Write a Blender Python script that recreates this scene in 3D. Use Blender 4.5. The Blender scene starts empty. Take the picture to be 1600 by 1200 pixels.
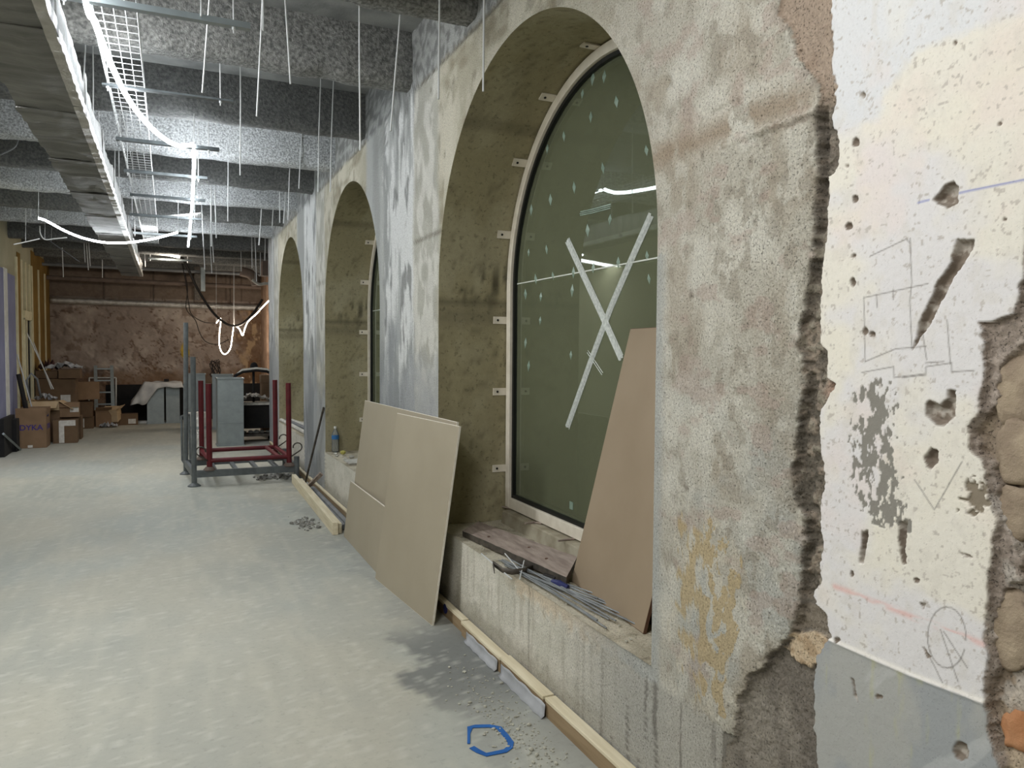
import bpy, bmesh, math, random
import numpy as np
from mathutils import Vector, Matrix
random.seed(7); RNG = np.random.default_rng(7)
SC = bpy.context.scene
COL = SC.collection
PI = math.pi
# ------------------------------------------------------------------ camera, measured from the hall's own perspective
FPX, YAW, PITCH, ROLL = 1190.02, .423546, .0424115, .00701576
D, H = 1.6, 1.65            # distance of the right wall, eye height

def ray(u, v):
    x = (u-800)/FPX; y = -(v-600)/FPX
    c, s = math.cos(ROLL), math.sin(ROLL); x, y = c*x-s*y, s*x+c*y
    F = math.cos(PITCH)+math.sin(PITCH)*y; Z = -math.sin(PITCH)+math.cos(PITCH)*y
    return Vector((math.sin(YAW)*F+math.cos(YAW)*x, math.cos(YAW)*F-math.sin(YAW)*x, Z))
EYE = Vector((0, 0, H))
def onx(u, v, X): r = ray(u, v); return r*(X/r.x)+EYE
def ony(u, v, Y): r = ray(u, v); return r*(Y/r.y)+EYE
def onz(u, v, z): r = ray(u, v); return r*((z-H)/r.z)+EYE

cam = bpy.data.cameras.new('camera'); co = bpy.data.objects.new('camera', cam); COL.objects.link(co)
cam.sensor_width = 36; cam.lens = FPX/1600*36; cam.clip_start = .02; cam.clip_end = 100
fw = ray(800, 600).normalized(); rt = (ray(801, 600)-ray(800, 600)).normalized(); up = rt.cross(fw).normalized()
M = Matrix((rt, up, -fw)).transposed().to_4x4(); M.translation = EYE; co.matrix_world = M
SC.camera = co
# ------------------------------------------------------------------ world, lights, exposure
W = bpy.data.worlds.new('world'); SC.world = W; W.use_nodes = True
W.node_tree.nodes['Background'].inputs[0].default_value = (.75, .85, 1, 1)
W.node_tree.nodes['Background'].inputs[1].default_value = .05
SC.view_settings.view_transform = 'Standard'; SC.view_settings.look = 'None'
SC.view_settings.exposure = 0; SC.view_settings.gamma = 1; SC.view_settings.use_curve_mapping = False
SC.cycles.max_bounces = 8; SC.cycles.diffuse_bounces = 4; SC.cycles.caustics_reflective = False; SC.cycles.caustics_refractive = False
SC.cycles.sample_clamp_indirect = 3

def area(name, loc, target, sx, sy, power, color):
    l = bpy.data.lights.new(name, 'AREA'); l.shape = 'RECTANGLE'; l.size = sx; l.size_y = sy; l.energy = power; l.color = color
    o = bpy.data.objects.new(name, l); COL.objects.link(o); o.location = loc
    o.rotation_euler = (Vector(target)-Vector(loc)).to_track_quat('-Z', 'Y').to_euler(); return o
def point(name, loc, power, color, r=.04):
    l = bpy.data.lights.new(name, 'POINT'); l.energy = power; l.color = color; l.shadow_soft_size = r
    o = bpy.data.objects.new(name, l); COL.objects.link(o); o.location = loc; return o
COOL = (.93, .97, 1.0); WARM = (1.0, .85, .70)
area('assumed_light_near', (-.9, .7, 3.3), (.5, 1.8, 0), .8, 2.6, 108, (1, .985, .95))  # assumed main light, out of view and without a fixture
area('fill_light_mid', (-1.25, 4.4, 3.4), (.6, 4.3, 0), .5, 2.6, 105, (.97, .985, 1.0))  # unseen fill light, added to even out the wall and floor
point('rope_glow_a', (.23, 7.40, 3.42), 26, COOL, .12)
point('rope_glow_b', (.26, 9.95, 3.40), 15, COOL, .15)
point('rope_glow_c', (-.3, 12.6, 3.40), 9, COOL, .2)
area('fill_light_far', (-1.15, 11.3, 3.3), (-.6, 11.6, 0), .4, 4, 120, (.97, .985, 1.0))  # added fill light without a fixture, brightens the rear floor
point('rear_glow', (1.45, 17.3, 2.05), 40, WARM, .1)
point('tube_lamp_light', (-.02, 16.1, 3.3), 26, (1, .88, .74), .06)
ROPE_STRENGTH = 42

# ------------------------------------------------------------------ helpers
def s2l(c):
    c = np.asarray(c, float)/255.
    return np.where(c <= .04045, c/12.92, ((c+.055)/1.055)**2.4)
def lin(r, g, b): return tuple(float(x) for x in s2l((r, g, b)))

def _hash(ix, iy, seed):
    h = (ix.astype(np.int64)*374761393+iy.astype(np.int64)*668265263+seed*974711) & 0xffffffff
    h = ((h ^ (h >> 13))*1274126177) & 0xffffffff
    return ((h ^ (h >> 16)) & 0xffff)/65535.
def vn(x, y, seed=0):
    ix = np.floor(x); iy = np.floor(y); fx = x-ix; fy = y-iy
    fx = fx*fx*(3-2*fx); fy = fy*fy*(3-2*fy)
    a = _hash(ix, iy, seed); b = _hash(ix+1, iy, seed); c = _hash(ix, iy+1, seed); d = _hash(ix+1, iy+1, seed)
    return (a*(1-fx)+b*fx)*(1-fy)+(c*(1-fx)+d*fx)*fy
def fbm(x, y, seed=0, oct=4):
    s = 0; a = .5; t = 0
    for i in range(oct):
        s = s+a*vn(x*2**i, y*2**i, seed+i*17); t += a; a *= .55
    return s/t
def sst(a, b, x):
    t = np.clip((x-a)/(b-a), 0, 1); return t*t*(3-2*t)
def mix(c, k, w): return c+(np.asarray(k)-c)*w[..., None]

class MB:
    def __init__(s): s.v = []; s.f = []
    def add(s, vs, fs):
        n = len(s.v); s.v += [tuple(p) for p in vs]; s.f += [tuple(i+n for i in f) for f in fs]; return s
    def hexa(s, p):      # p: 4 bottom + 4 top
        return s.add(p, [(3, 2, 1, 0), (4, 5, 6, 7), (0, 1, 5, 4), (1, 2, 6, 5), (2, 3, 7, 6), (3, 0, 4, 7)])
    def box(s, a, b):
        x0, y0, z0 = a; x1, y1, z1 = b
        return s.hexa([(x0, y0, z0), (x1, y0, z0), (x1, y1, z0), (x0, y1, z0), (x0, y0, z1), (x1, y0, z1), (x1, y1, z1), (x0, y1, z1)])
    def slab(s, q, off):  # quad + offset vector
        q = [Vector(p) for p in q]; off = Vector(off)
        return s.hexa(q+[p+off for p in q])
    def tube(s, pts, r, n=8, cap=True):
        pts = [Vector(p) for p in pts]; R = r if hasattr(r, '__len__') else [r]*len(pts)
        vs = []; prev = None
        for i, p in enumerate(pts):
            t = (pts[min(i+1, len(pts)-1)]-pts[max(i-1, 0)])
            t = t.normalized() if t.length > 1e-9 else Vector((0, 0, 1))
            if prev is None:
                a = t.cross(Vector((0, 0, 1)));
                if a.length < .05: a = t.cross(Vector((1, 0, 0)))
            else:
                a = prev-t*prev.dot(t)
            a.normalize(); prev = a; b = t.cross(a)
            for k in range(n):
                w = 2*PI*k/n; vs.append(p+(a*math.cos(w)+b*math.sin(w))*R[i])
        fs = []
        for i in range(len(pts)-1):
            for k in range(n):
                fs.append((i*n+k, i*n+(k+1) % n, (i+1)*n+(k+1) % n, (i+1)*n+k))
        if cap: fs += [tuple(reversed(range(n))), tuple(range((len(pts)-1)*n, len(pts)*n))]
        return s.add(vs, fs)
    def lathe(s, prof, c=(0, 0, 0), n=20):
        vs = []; c = Vector(c)
        for r, z in prof:
            for k in range(n): vs.append(c+Vector((r*math.cos(2*PI*k/n), r*math.sin(2*PI*k/n), z)))
        fs = []
        for i in range(len(prof)-1):
            for k in range(n): fs.append((i*n+k, i*n+(k+1) % n, (i+1)*n+(k+1) % n, (i+1)*n+k))
        fs += [tuple(reversed(range(n))), tuple(range((len(prof)-1)*n, len(prof)*n))]
        return s.add(vs, fs)
    def grid(s, P):       # P [a][b] of points
        n, m = len(P), len(P[0])
        return s.add([p for r in P for p in r], [(i*m+j, (i+1)*m+j, (i+1)*m+j+1, i*m+j+1) for i in range(n-1) for j in range(m-1)])
    def rock(s, c, r, seed):
        rr = random.Random(seed); bm = bmesh.new(); bmesh.ops.create_icosphere(bm, subdivisions=1, radius=r)
        sx, sy, sz = rr.uniform(.6, 1.4), rr.uniform(.6, 1.4), rr.uniform(.4, .9)
        vs = [(c[0]+v.co.x*sx*rr.uniform(.8, 1.2), c[1]+v.co.y*sy*rr.uniform(.8, 1.2), c[2]+v.co.z*sz) for v in bm.verts]
        fs = [tuple(v.index for v in f.verts) for f in bm.faces]; bm.free(); return s.add(vs, fs)
    def build(s, name, m, parent=None, smooth=False, bevel=0, loc=None):
        me = bpy.data.meshes.new(name)
        vs = s.v if loc is None else [tuple(Vector(p)-Vector(loc)) for p in s.v]
        me.from_pydata(vs, [], s.f); me.materials.append(m)
        if smooth: me.shade_smooth()
        bm = bmesh.new(); bm.from_mesh(me); bmesh.ops.recalc_face_normals(bm, faces=bm.faces)
        bm.to_mesh(me); bm.free()
        o = bpy.data.objects.new(name, me); COL.objects.link(o)
        if loc is not None: o.location = loc
        if parent: o.parent = parent
        if bevel:
            b = o.modifiers.new('bevel', 'BEVEL'); b.width = bevel; b.segments = 2; b.limit_method = 'ANGLE'
        return o

def tag(o, label=None, cat=None, group=None, kind=None):
    if label: o['label'] = label
    if cat: o['category'] = cat
    if group: o['group'] = group
    if kind: o['kind'] = kind
    return o
def empty(name, label, cat, loc=(0, 0, 0), rz=0, group=None):
    o = bpy.data.objects.new(name, None); COL.objects.link(o); o.location = loc; o.rotation_euler.z = rz
    o.empty_display_size = .05
    return tag(o, label, cat, group)
def relink(children, root):       # parent world-placed parts under an empty without moving them
    inv = Matrix.Translation(root.location) @ Matrix.Rotation(root.rotation_euler.z, 4, 'Z')
    for c in children:
        c.parent = root; c.matrix_parent_inverse = inv.inverted()

# ------------------------------------------------------------------ materials
def newmat(name):
    m = bpy.data.materials.new(name); m.use_nodes = True
    return m, m.node_tree.nodes, m.node_tree.links, m.node_tree.nodes['Principled BSDF']
def mat(name, c1, c2=None, scale=6, rough=.8, bump=0, bscale=60, metal=0, detail=6, stretch=(1, 1, 1), spec=.4, bdist=.01):
    m, N, L, B = newmat(name)
    B.inputs['Roughness'].default_value = rough; B.inputs['Metallic'].default_value = metal; B.inputs['Specular IOR Level'].default_value = spec
    tc = N.new('ShaderNodeTexCoord'); mp = N.new('ShaderNodeMapping'); mp.inputs['Scale'].default_value = stretch
    L.new(tc.outputs['Object'], mp.inputs[0])
    if c2 is None: B.inputs['Base Color'].default_value = (*c1, 1)
    else:
        n = N.new('ShaderNodeTexNoise'); n.inputs['Scale'].default_value = scale; n.inputs['Detail'].default_value = detail
        r = N.new('ShaderNodeValToRGB'); r.color_ramp.elements[0].position = .35; r.color_ramp.elements[1].position = .65
        r.color_ramp.elements[0].color = (*c1, 1); r.color_ramp.elements[1].color = (*c2, 1)
        L.new(mp.outputs[0], n.inputs['Vector']); L.new(n.outputs['Fac'], r.inputs[0]); L.new(r.outputs[0], B.inputs['Base Color'])
    if bump:
        n = N.new('ShaderNodeTexNoise'); n.inputs['Scale'].default_value = bscale; n.inputs['Detail'].default_value = 8; n.inputs['Roughness'].default_value = .65
        b = N.new('ShaderNodeBump'); b.inputs['Strength'].default_value = bump; b.inputs['Distance'].default_value = bdist
        L.new(mp.outputs[0], n.inputs['Vector']); L.new(n.outputs['Fac'], b.inputs['Height']); L.new(b.outputs[0], B.inputs['Normal'])
    return m
def attrmat(name, rough=.9, bump=.5, bscale=80, var=.22, vscale=45, bdist=.006, pores=.35, spec=.25, pscale=120):
    # albedo from the mesh's own 'col' attribute, with grain, pores and fine relief scaled by its 'grain' attribute
    m, N, L, B = newmat(name); B.inputs['Roughness'].default_value = rough; B.inputs['Specular IOR Level'].default_value = spec
    a = N.new('ShaderNodeVertexColor'); a.layer_name = 'col'
    ga = N.new('ShaderNodeAttribute'); ga.attribute_name = 'grain'
    g = N.new('ShaderNodeNewGeometry')
    def noise(sc, det=8, ro=.7):
        n = N.new('ShaderNodeTexNoise'); n.inputs['Scale'].default_value = sc; n.inputs['Detail'].default_value = det; n.inputs['Roughness'].default_value = ro
        L.new(g.outputs['Position'], n.inputs['Vector']); return n.outputs['Fac']
    def rng(v, a0, a1, b0, b1):
        r = N.new('ShaderNodeMapRange'); L.new(v, r.inputs[0])
        for k, x in enumerate((a0, a1, b0, b1)): r.inputs[k+1].default_value = x
        return r.outputs[0]
    def math_(op, x, y):
        q = N.new('ShaderNodeMath'); q.operation = op
        for k, w in enumerate((x, y)):
            if isinstance(w, (int, float)): q.inputs[k].default_value = w
            else: L.new(w, q.inputs[k])
        return q.outputs[0]
    v = rng(noise(vscale), .3, .7, -var, var)
    pr = rng(noise(pscale, 3, .6), .33, .42, -1, 0)
    pr = math_('MULTIPLY', pr, pores)
    t = math_('ADD', 1.0, math_('MULTIPLY', math_('ADD', v, pr), ga.outputs['Fac']))
    mx = N.new('ShaderNodeVectorMath'); mx.operation = 'SCALE'; L.new(a.outputs['Color'], mx.inputs[0]); L.new(t, mx.inputs['Scale'])
    L.new(mx.outputs[0], B.inputs['Base Color'])
    hgt = math_('MULTIPLY', math_('ADD', noise(bscale), pr), ga.outputs['Fac'])
    b = N.new('ShaderNodeBump'); b.inputs['Strength'].default_value = bump; b.inputs['Distance'].default_value = bdist
    L.new(hgt, b.inputs['Height']); L.new(b.outputs[0], B.inputs['Normal'])
    return m
def colmesh(name, V, F, C, m, parent=None, smooth=True, grain=None):
    me = bpy.data.meshes.new(name)
    V = np.asarray(V, np.float32); F = np.asarray(F, np.int32)
    me.vertices.add(len(V)); me.vertices.foreach_set('co', V.ravel())
    me.loops.add(F.size); me.loops.foreach_set('vertex_index', F.ravel())
    me.polygons.add(len(F)); me.polygons.foreach_set('loop_start', np.arange(0, F.size, 4, dtype=np.int32))
    me.polygons.foreach_set('use_smooth', np.full(len(F), smooth))
    me.update(calc_edges=True); me.validate()
    a = me.color_attributes.new('col', 'FLOAT_COLOR', 'POINT')
    a.data.foreach_set('color', np.concatenate([np.clip(C, 0, 1), np.ones((len(C), 1))], 1).astype(np.float32).ravel())
    g = me.attributes.new('grain', 'FLOAT', 'POINT'); g.data.foreach_set('value', (np.ones(len(V)) if grain is None else grain).astype(np.float32).ravel())
    me.materials.append(m)
    o = bpy.data.objects.new(name, me); COL.objects.link(o)
    if parent: o.parent = parent
    return o
def gridfaces(n, m, flip=False):
    i, j = np.meshgrid(np.arange(n-1), np.arange(m-1), indexing='ij'); a = (i*m+j).ravel()
    f = np.stack([a, a+m, a+m+1, a+1], 1)
    return f[:, ::-1] if flip else f

M_wall = attrmat('rough_concrete', bump=.75, bscale=120, var=.26, vscale=110, bdist=.006, pores=.55, pscale=170)
M_reveal = attrmat('reveal_concrete', bump=.35, bscale=60, var=.10, vscale=30, pores=.3, pscale=40)
M_floor = attrmat('floor_screed', rough=.62, bump=.10, bscale=60, var=.05, vscale=22, pores=.10, spec=.35, pscale=30)
M_rear = attrmat('rear_plaster', bump=.4, bscale=25, var=.16, vscale=9)
M_lit_spray_rib = mat('lit_sprayed_rib', lin(150, 153, 155), lin(226, 229, 231), 60, .95, 1, 60, bdist=.025)  # sprayed coating, with part of its brightness from light put into the colour
M_dark_rib = mat('shaded_grey_rib', lin(88, 90, 90), lin(120, 121, 119), 40, .95, .9, 45, bdist=.02)  # grey ribs, part of their shade is put into the colour
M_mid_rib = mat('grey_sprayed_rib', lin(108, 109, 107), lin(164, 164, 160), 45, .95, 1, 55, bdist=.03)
M_slab = mat('ceiling_slab', lin(118, 120, 120), lin(150, 152, 150), 4, .95, .5, 40)
M_left = mat('left_board', lin(160, 156, 130), lin(174, 168, 142), 2, .9)
M_ochre = mat('ochre_board', lin(118, 92, 40), lin(140, 110, 52), 2, .9)
M_purple = mat('purple_plasterboard', lin(128, 130, 160), lin(140, 142, 170), 3, .9)
M_cream = mat('cream_strip', lin(205, 196, 160), lin(220, 212, 180), 8, .85)
M_white = mat('white_joint', lin(205, 205, 200), lin(222, 222, 218), 10, .85)
M_black = mat('black_matt', lin(20, 20, 21), lin(30, 29, 28), 8, .9)
M_frame = mat('ivory_frame', lin(214, 206, 190), lin(226, 219, 204), 14, .5)
M_gasket = mat('black_gasket', lin(18, 20, 18), None, rough=.5)
M_plinth = mat('plinth_concrete', lin(140, 132, 112), lin(172, 165, 146), 9, .9, .35, 60)
M_galv = mat('galvanised_steel', lin(142, 150, 151), lin(152, 160, 161), 10, .45, .03, 30, metal=.5)
M_grey_rod = mat('dull_grey_rod', lin(112, 116, 118), lin(146, 150, 152), 9, .5, metal=.4)
M_rod = mat('zinc_rod', lin(205, 207, 207), None, rough=.5, metal=.2)
M_foil = mat('aluminium_foil', lin(190, 188, 183), lin(222, 221, 217), 10, .3, .9, 22, metal=.7, bdist=.03)
M_foilwrap = mat('foil_duct_wrap', lin(112, 112, 110), lin(140, 140, 137), 3, .48, .6, 11, metal=.55, stretch=(.7, 4.5, 1), bdist=.045)
M_pb = mat('plasterboard_paper', lin(152, 143, 124), lin(159, 150, 131), 1.6, .85, .05, 200)
M_gyps = mat('gypsum_edge', lin(222, 216, 202), lin(235, 230, 218), 30, .9)
M_mdf = mat('brown_fibreboard', lin(140, 124, 103), lin(148, 132, 111), 3, .75, .04, 150)
M_mdf_dark = mat('dark_board', lin(84, 60, 46), lin(104, 76, 58), 6, .85)
M_wood = mat('pale_timber', lin(204, 192, 162), lin(222, 212, 186), 4, .75, .15, 60, stretch=(9, .7, 9))
M_wood_face = mat('brown_batten_face', lin(134, 114, 86), lin(152, 131, 102), 5, .8, .15, 60, stretch=(9, .7, 9))
M_plank = mat('weathered_plank', lin(132, 118, 110), lin(166, 152, 141), 6, .85, .5, 40, stretch=(6, 1, 6))
M_card = mat('cardboard', lin(124, 100, 76), lin(136, 110, 85), 5, .88)
M_card_d = mat('dark_cardboard', lin(100, 80, 60), lin(112, 90, 68), 5, .88)
M_card_l = mat('pale_cardboard', lin(186, 160, 126), lin(200, 176, 142), 5, .88)
M_paper = mat('white_paper', lin(196, 192, 184), lin(215, 212, 205), 20, .85)
M_print = mat('purple_print', lin(62, 48, 120), None, rough=.7)
M_steel_g = mat('grey_painted_steel', lin(86, 91, 93), lin(102, 107, 109), 12, .5)
M_steel_r = mat('dark_red_steel', lin(84, 18, 26), lin(100, 26, 33), 12, .5)
M_steel_d = mat('dark_bare_steel', lin(70, 66, 62), lin(98, 92, 84), 20, .55, metal=.4)
M_dust = mat('dusty_white', lin(170, 168, 160), lin(200, 198, 190), 12, .9)
M_sheet = mat('white_dust_sheet', lin(178, 178, 178), lin(198, 198, 196), 5, .9, .1, 30)
M_bluetape = mat('blue_tape', lin(28, 88, 158), lin(36, 100, 172), 10, .6)
M_blue = mat('dark_blue_plastic', lin(34, 40, 92), None, rough=.5)
M_film = mat('grey_film', lin(150, 152, 155), lin(172, 174, 178), 8, .35)
M_rubble = mat('plaster_rubble', lin(158, 156, 144), lin(190, 188, 174), 30, .95)
M_rubble_d = mat('grey_rubble', lin(110, 110, 106), lin(156, 154, 148), 30, .95)
M_tube = mat('grey_plastic_tube', lin(104, 106, 108), lin(122, 124, 126), 5, .6)
M_tape = mat('white_tape_streak', lin(190, 196, 192), lin(226, 230, 226), 60, .7, stretch=(1, 1, 1))
M_string = mat('white_string', lin(210, 214, 206), None, rough=.7)
M_sticker = mat('green_sticker', lin(120, 140, 126), lin(142, 160, 148), 20, .35)
M_outside = mat('outside_concrete', lin(74, 78, 58), lin(100, 102, 80), 2, .9)
M_cable = mat('black_cable', lin(26, 22, 20), None, rough=.7)
M_yellow = mat('yellow_crumple', lin(170, 164, 84), lin(190, 184, 110), 20, .8)
M_rustpipe = mat('rust_brown_steel', lin(100, 88, 80), lin(116, 101, 92), 8, .8)

def emis(name, c, s):
    m, N, L, B = newmat(name); B.inputs['Base Color'].default_value = (*c, 1)
    B.inputs['Emission Color'].default_value = (*c, 1); B.inputs['Emission Strength'].default_value = s; return m
M_rope = emis('cool_led_rope', (.9, .95, 1), ROPE_STRENGTH)
M_rope_w = emis('warm_led_rope', (1, .86, .66), 22)
M_tubelamp = emis('warm_tube_lamp', (1, .9, .76), 14)

def glassmat():
    m, N, L, B = newmat('green_glass'); out = N['Material Output']
    tr = N.new('ShaderNodeBsdfTransparent'); tr.inputs[0].default_value = (.70, .78, .64, 1)
    df = N.new('ShaderNodeBsdfDiffuse'); df.inputs[0].default_value = (.185, .200, .125, 1)
    gl = N.new('ShaderNodeBsdfGlossy'); gl.inputs['Roughness'].default_value = .02; gl.inputs[0].default_value = (.9, 1, .95, 1)
    fr = N.new('ShaderNodeFresnel'); fr.inputs[0].default_value = 1.5
    m1 = N.new('ShaderNodeMixShader'); m1.inputs[0].default_value = .6; L.new(tr.outputs[0], m1.inputs[1]); L.new(df.outputs[0], m1.inputs[2])
    m2 = N.new('ShaderNodeMixShader'); L.new(fr.outputs[0], m2.inputs[0]); L.new(m1.outputs[0], m2.inputs[1]); L.new(gl.outputs[0], m2.inputs[2])
    L.new(m2.outputs[0], out.inputs[0]); return m
M_glass = glassmat()
def clearplastic():
    m, N, L, B = newmat('clear_plastic'); out = N['Material Output']
    tr = N.new('ShaderNodeBsdfTransparent'); tr.inputs[0].default_value = (.97, .98, .985, 1)
    gl = N.new('ShaderNodeBsdfGlossy'); gl.inputs['Roughness'].default_value = .08
    fr = N.new('ShaderNodeFresnel'); fr.inputs[0].default_value = 1.3
    df = N.new('ShaderNodeBsdfDiffuse'); df.inputs[0].default_value = (.72, .78, .82, 1); m1 = N.new('ShaderNodeMixShader'); m1.inputs[0].default_value = .16; L.new(tr.outputs[0], m1.inputs[1]); L.new(df.outputs[0], m1.inputs[2])
    m2 = N.new('ShaderNodeMixShader'); L.new(fr.outputs[0], m2.inputs[0]); L.new(m1.outputs[0], m2.inputs[1]); L.new(gl.outputs[0], m2.inputs[2])
    L.new(m2.outputs[0], out.inputs[0]); return m
M_clear = clearplastic()
M_bluelabel = mat('blue_label', lin(40, 100, 160), lin(60, 120, 180), 20, .6)

# ================================================================== SETTING
XL, YR, ZC, YB = -2.36, 19.4, 3.9, -4.5
YC, R, ZS, PER, SILL = 3.503, 1.213, 2.05, 3.937, .5045
XW = 2.12                      # glass plane
YEND = 13.88                   # far end of the arcade wall

# ---- right wall: outlines of the broken plaster, as heights against distance along the wall
def wl(pts):
    q = [onx(u, v, D) for u, v in pts]; q.sort(key=lambda p: p.z)
    return np.array([p.z for p in q]), np.array([p.y for p in q])
C_ = wl([(1222, -120), (1215, 0), (1213, 20), (1222, 35), (1240, 60), (1243, 85), (1262, 110), (1275, 130), (1280, 155), (1273, 182), (1270, 300), (1267, 400), (1260, 450), (1250, 500), (1244, 540), (1255, 560), (1254, 620), (1243, 660), (1240, 700), (1234, 740), (1242, 780), (1254, 810), (1257, 843), (1250, 883), (1247, 910), (1246, 947), (1240, 973), (1230, 990), (1213, 1013), (1193, 1026), (1187, 1043), (1167, 1058), (1152, 1087), (1147, 1120), (1142, 1150), (1128, 1190), (1122, 1260), (1110, 1500)])
W_ = wl([(1297, -120), (1296, 0), (1295, 100), (1300, 130), (1302, 160), (1297, 185), (1303, 215), (1305, 245), (1299, 268), (1291, 275), (1288, 330), (1283, 400), (1278, 450), (1277, 535), (1286, 548), (1288, 590), (1300, 600), (1290, 622), (1276, 650), (1279, 700), (1284, 740), (1282, 765), (1275, 800), (1276, 830), (1282, 850), (1276, 880), (1279, 912), (1268, 925), (1270, 945), (1288, 960), (1292, 995), (1286, 1004), (1273, 1030), (1268, 1067), (1267, 1120), (1270, 1160), (1273, 1200), (1276, 1400)])
R_ = wl([(1606, -120), (1602, 300), (1592, 440), (1587, 463), (1580, 490), (1567, 499), (1547, 499), (1523, 503), (1524, 523), (1533, 535), (1530, 587), (1522, 623), (1519, 650), (1503, 676), (1507, 703), (1523, 714), (1533, 740), (1540, 790), (1547, 815), (1541, 850), (1543, 907), (1537, 940), (1532, 967), (1528, 1000), (1537, 1033), (1533, 1077), (1530, 1100), (1533, 1130), (1543, 1167), (1550, 1200), (1570, 1400)])
S_ = wl([(1700, -120), (1650, 500), (1590, 535), (1577, 543), (1556, 568), (1548, 607), (1550, 633), (1537, 640), (1522, 658), (1512, 680), (1520, 706), (1535, 725), (1542, 760), (1552, 800), (1570, 850), (1590, 905), (1560, 930), (1542, 960), (1536, 1010), (1548, 1040), (1540, 1080), (1538, 1120), (1560, 1200), (1580, 1400)])
def poly(pts):
    return np.array([[onx(u, v, D).y, onx(u, v, D).z] for u, v in pts])
def sdpoly(Y, Z, P):               # signed distance, negative inside
    d = np.full(Y.shape, 1e9); ins = np.zeros(Y.shape, bool)
    for i in range(len(P)):
        a = P[i]; b = P[(i+1) % len(P)]; ab = b-a
        t = np.clip(((Y-a[0])*ab[0]+(Z-a[1])*ab[1])/(ab@ab+1e-12), 0, 1)
        d = np.minimum(d, np.hypot(Y-a[0]-t*ab[0], Z-a[1]-t*ab[1]))
        c = (a[1] > Z) != (b[1] > Z)
        ins ^= c & (Y < (b[0]-a[0])*(Z-a[1])/(b[1]-a[1]+1e-12)+a[0])
    return np.where(ins, -d, d)
def dline(Y, Z, P):
    d = np.full(Y.shape, 1e9)
    for i in range(len(P)-1):
        a = P[i]; b = P[i+1]; ab = b-a
        t = np.clip(((Y-a[0])*ab[0]+(Z-a[1])*ab[1])/(ab@ab+1e-12), 0, 1)
        d = np.minimum(d, np.hypot(Y-a[0]-t*ab[0], Z-a[1]-t*ab[1]))
    return d
def blob(u, v, ru, rv): return poly([(u+ru*math.cos(a), v+rv*math.sin(a)) for a in np.linspace(0, 2*PI, 9)[:-1]])
GOUGES = [poly([(1490, 373), (1518, 372), (1514, 390), (1482, 440), (1452, 500), (1420, 549), (1430, 505), (1460, 440), (1480, 410)]),
          poly([(1452, 312), (1470, 290), (1485, 281), (1493, 290), (1492, 318), (1478, 324), (1460, 319)]),
          poly([(1440, 632), (1447, 625), (1462, 632), (1474, 622), (1474, 609), (1489, 608), (1488, 625), (1486, 650), (1470, 668), (1455, 664), (1440, 650)]),
          poly([(1437, 715), (1450, 698), (1461, 705), (1462, 720), (1448, 737)]),
          poly([(1342, 832), (1351, 828), (1352, 838), (1344, 881), (1337, 882)]),
          poly([(1398, 815), (1413, 815), (1410, 850), (1412, 884), (1405, 882), (1400, 858)]),
          poly([(1490, 864), (1505, 866), (1522, 872), (1512, 873)]),
          poly([(1432, 944), (1441, 944), (1438, 958)]), poly([(1437, 1012), (1450, 1028), (1445, 1028)]),
          poly([(1325, 1060), (1330, 1062), (1337, 1100), (1330, 1090)]), blob(1496, 1175, 13, 16), blob(1369, 1090, 6, 3),
          blob(1332, 221, 6, 8), blob(1318, 259, 4, 4), blob(1331, 311, 5, 7), blob(1321, 353, 6, 7), blob(1328, 399, 5, 3), blob(1327, 441, 5, 8),
          blob(1487, 66, 3, 4), blob(1558, 192, 3, 3), blob(1347, 517, 4, 6), blob(1358, 522, 6, 5), blob(1326, 898, 3, 6), blob(1428, 907, 4, 4),
          blob(1268, 852, 6, 6), blob(1267, 883, 6, 6), blob(1565, 341, 3, 3), blob(1344, 148, 4, 6), blob(1303, 1001, 5, 5)]
PENCIL = [[(1345, 465), (1347, 565)], [(1345, 465), (1445, 443)], [(1347, 565), (1395, 545), (1442, 541)], [(1418, 372), (1420, 440), (1417, 470), (1420, 545)],
          [(1355, 400), (1412, 373), (1418, 380)], [(1342, 582), (1392, 573), (1392, 590), (1442, 584), (1442, 573), (1482, 567), (1482, 581), (1517, 579)],
          [(1437, 520), (1443, 562)], [(1475, 500), (1480, 569)], [(1424, 750), (1455, 797), (1498, 722)], [(1465, 985), (1492, 1067)], [(1470, 988), (1507, 1045)],
          [(1440, 1012), (1468, 1068)], [(1365, 460), (1366, 480)], [(1391, 452), (1391, 468)], [(1405, 590), (1442, 586)], [(1441, 567), (1470, 565)],
          [(1475+30*math.cos(a), 997+48*math.sin(a)) for a in np.linspace(.4, 2*PI+.1, 22)]]
PENCIL = [poly(p) for p in PENCIL]
BLUEL = [poly([(1430, 316), (1447, 312)]), poly([(1494, 301), (1512, 297), (1612, 277)])]
REDL = poly([(1300, 917), (1330, 928), (1430, 968), (1530, 1007)])  # red laser line, its light painted into the plaster colour
GREYLINE = poly([(1265, 990), (1290, 1001), (1420, 1058), (1530, 1100), (1640, 1150)])
gl_o = np.argsort(GREYLINE[:, 0])
JOINT = poly([(1010, 274), (1025, 268), (1080, 250), (1150, 217), (1255, 180)]); jo = np.argsort(JOINT[:, 0])
LOWEDGE = poly([(1005, 1058), (1025, 1068), (1075, 1098), (1110, 1125), (1140, 1150)]); lo = np.argsort(LOWEDGE[:, 0])
SPLASH = poly([(1330, 625), (1352, 610), (1368, 600), (1385, 602), (1392, 640), (1388, 700), (1400, 760), (1412, 830), (1395, 822), (1340, 800), (1328, 720)])
BEIGE = poly([(1068, 815), (1105, 820), (1150, 875), (1150, 960), (1130, 1030), (1135, 1110), (1085, 1080), (1055, 990), (1065, 900)])
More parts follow.
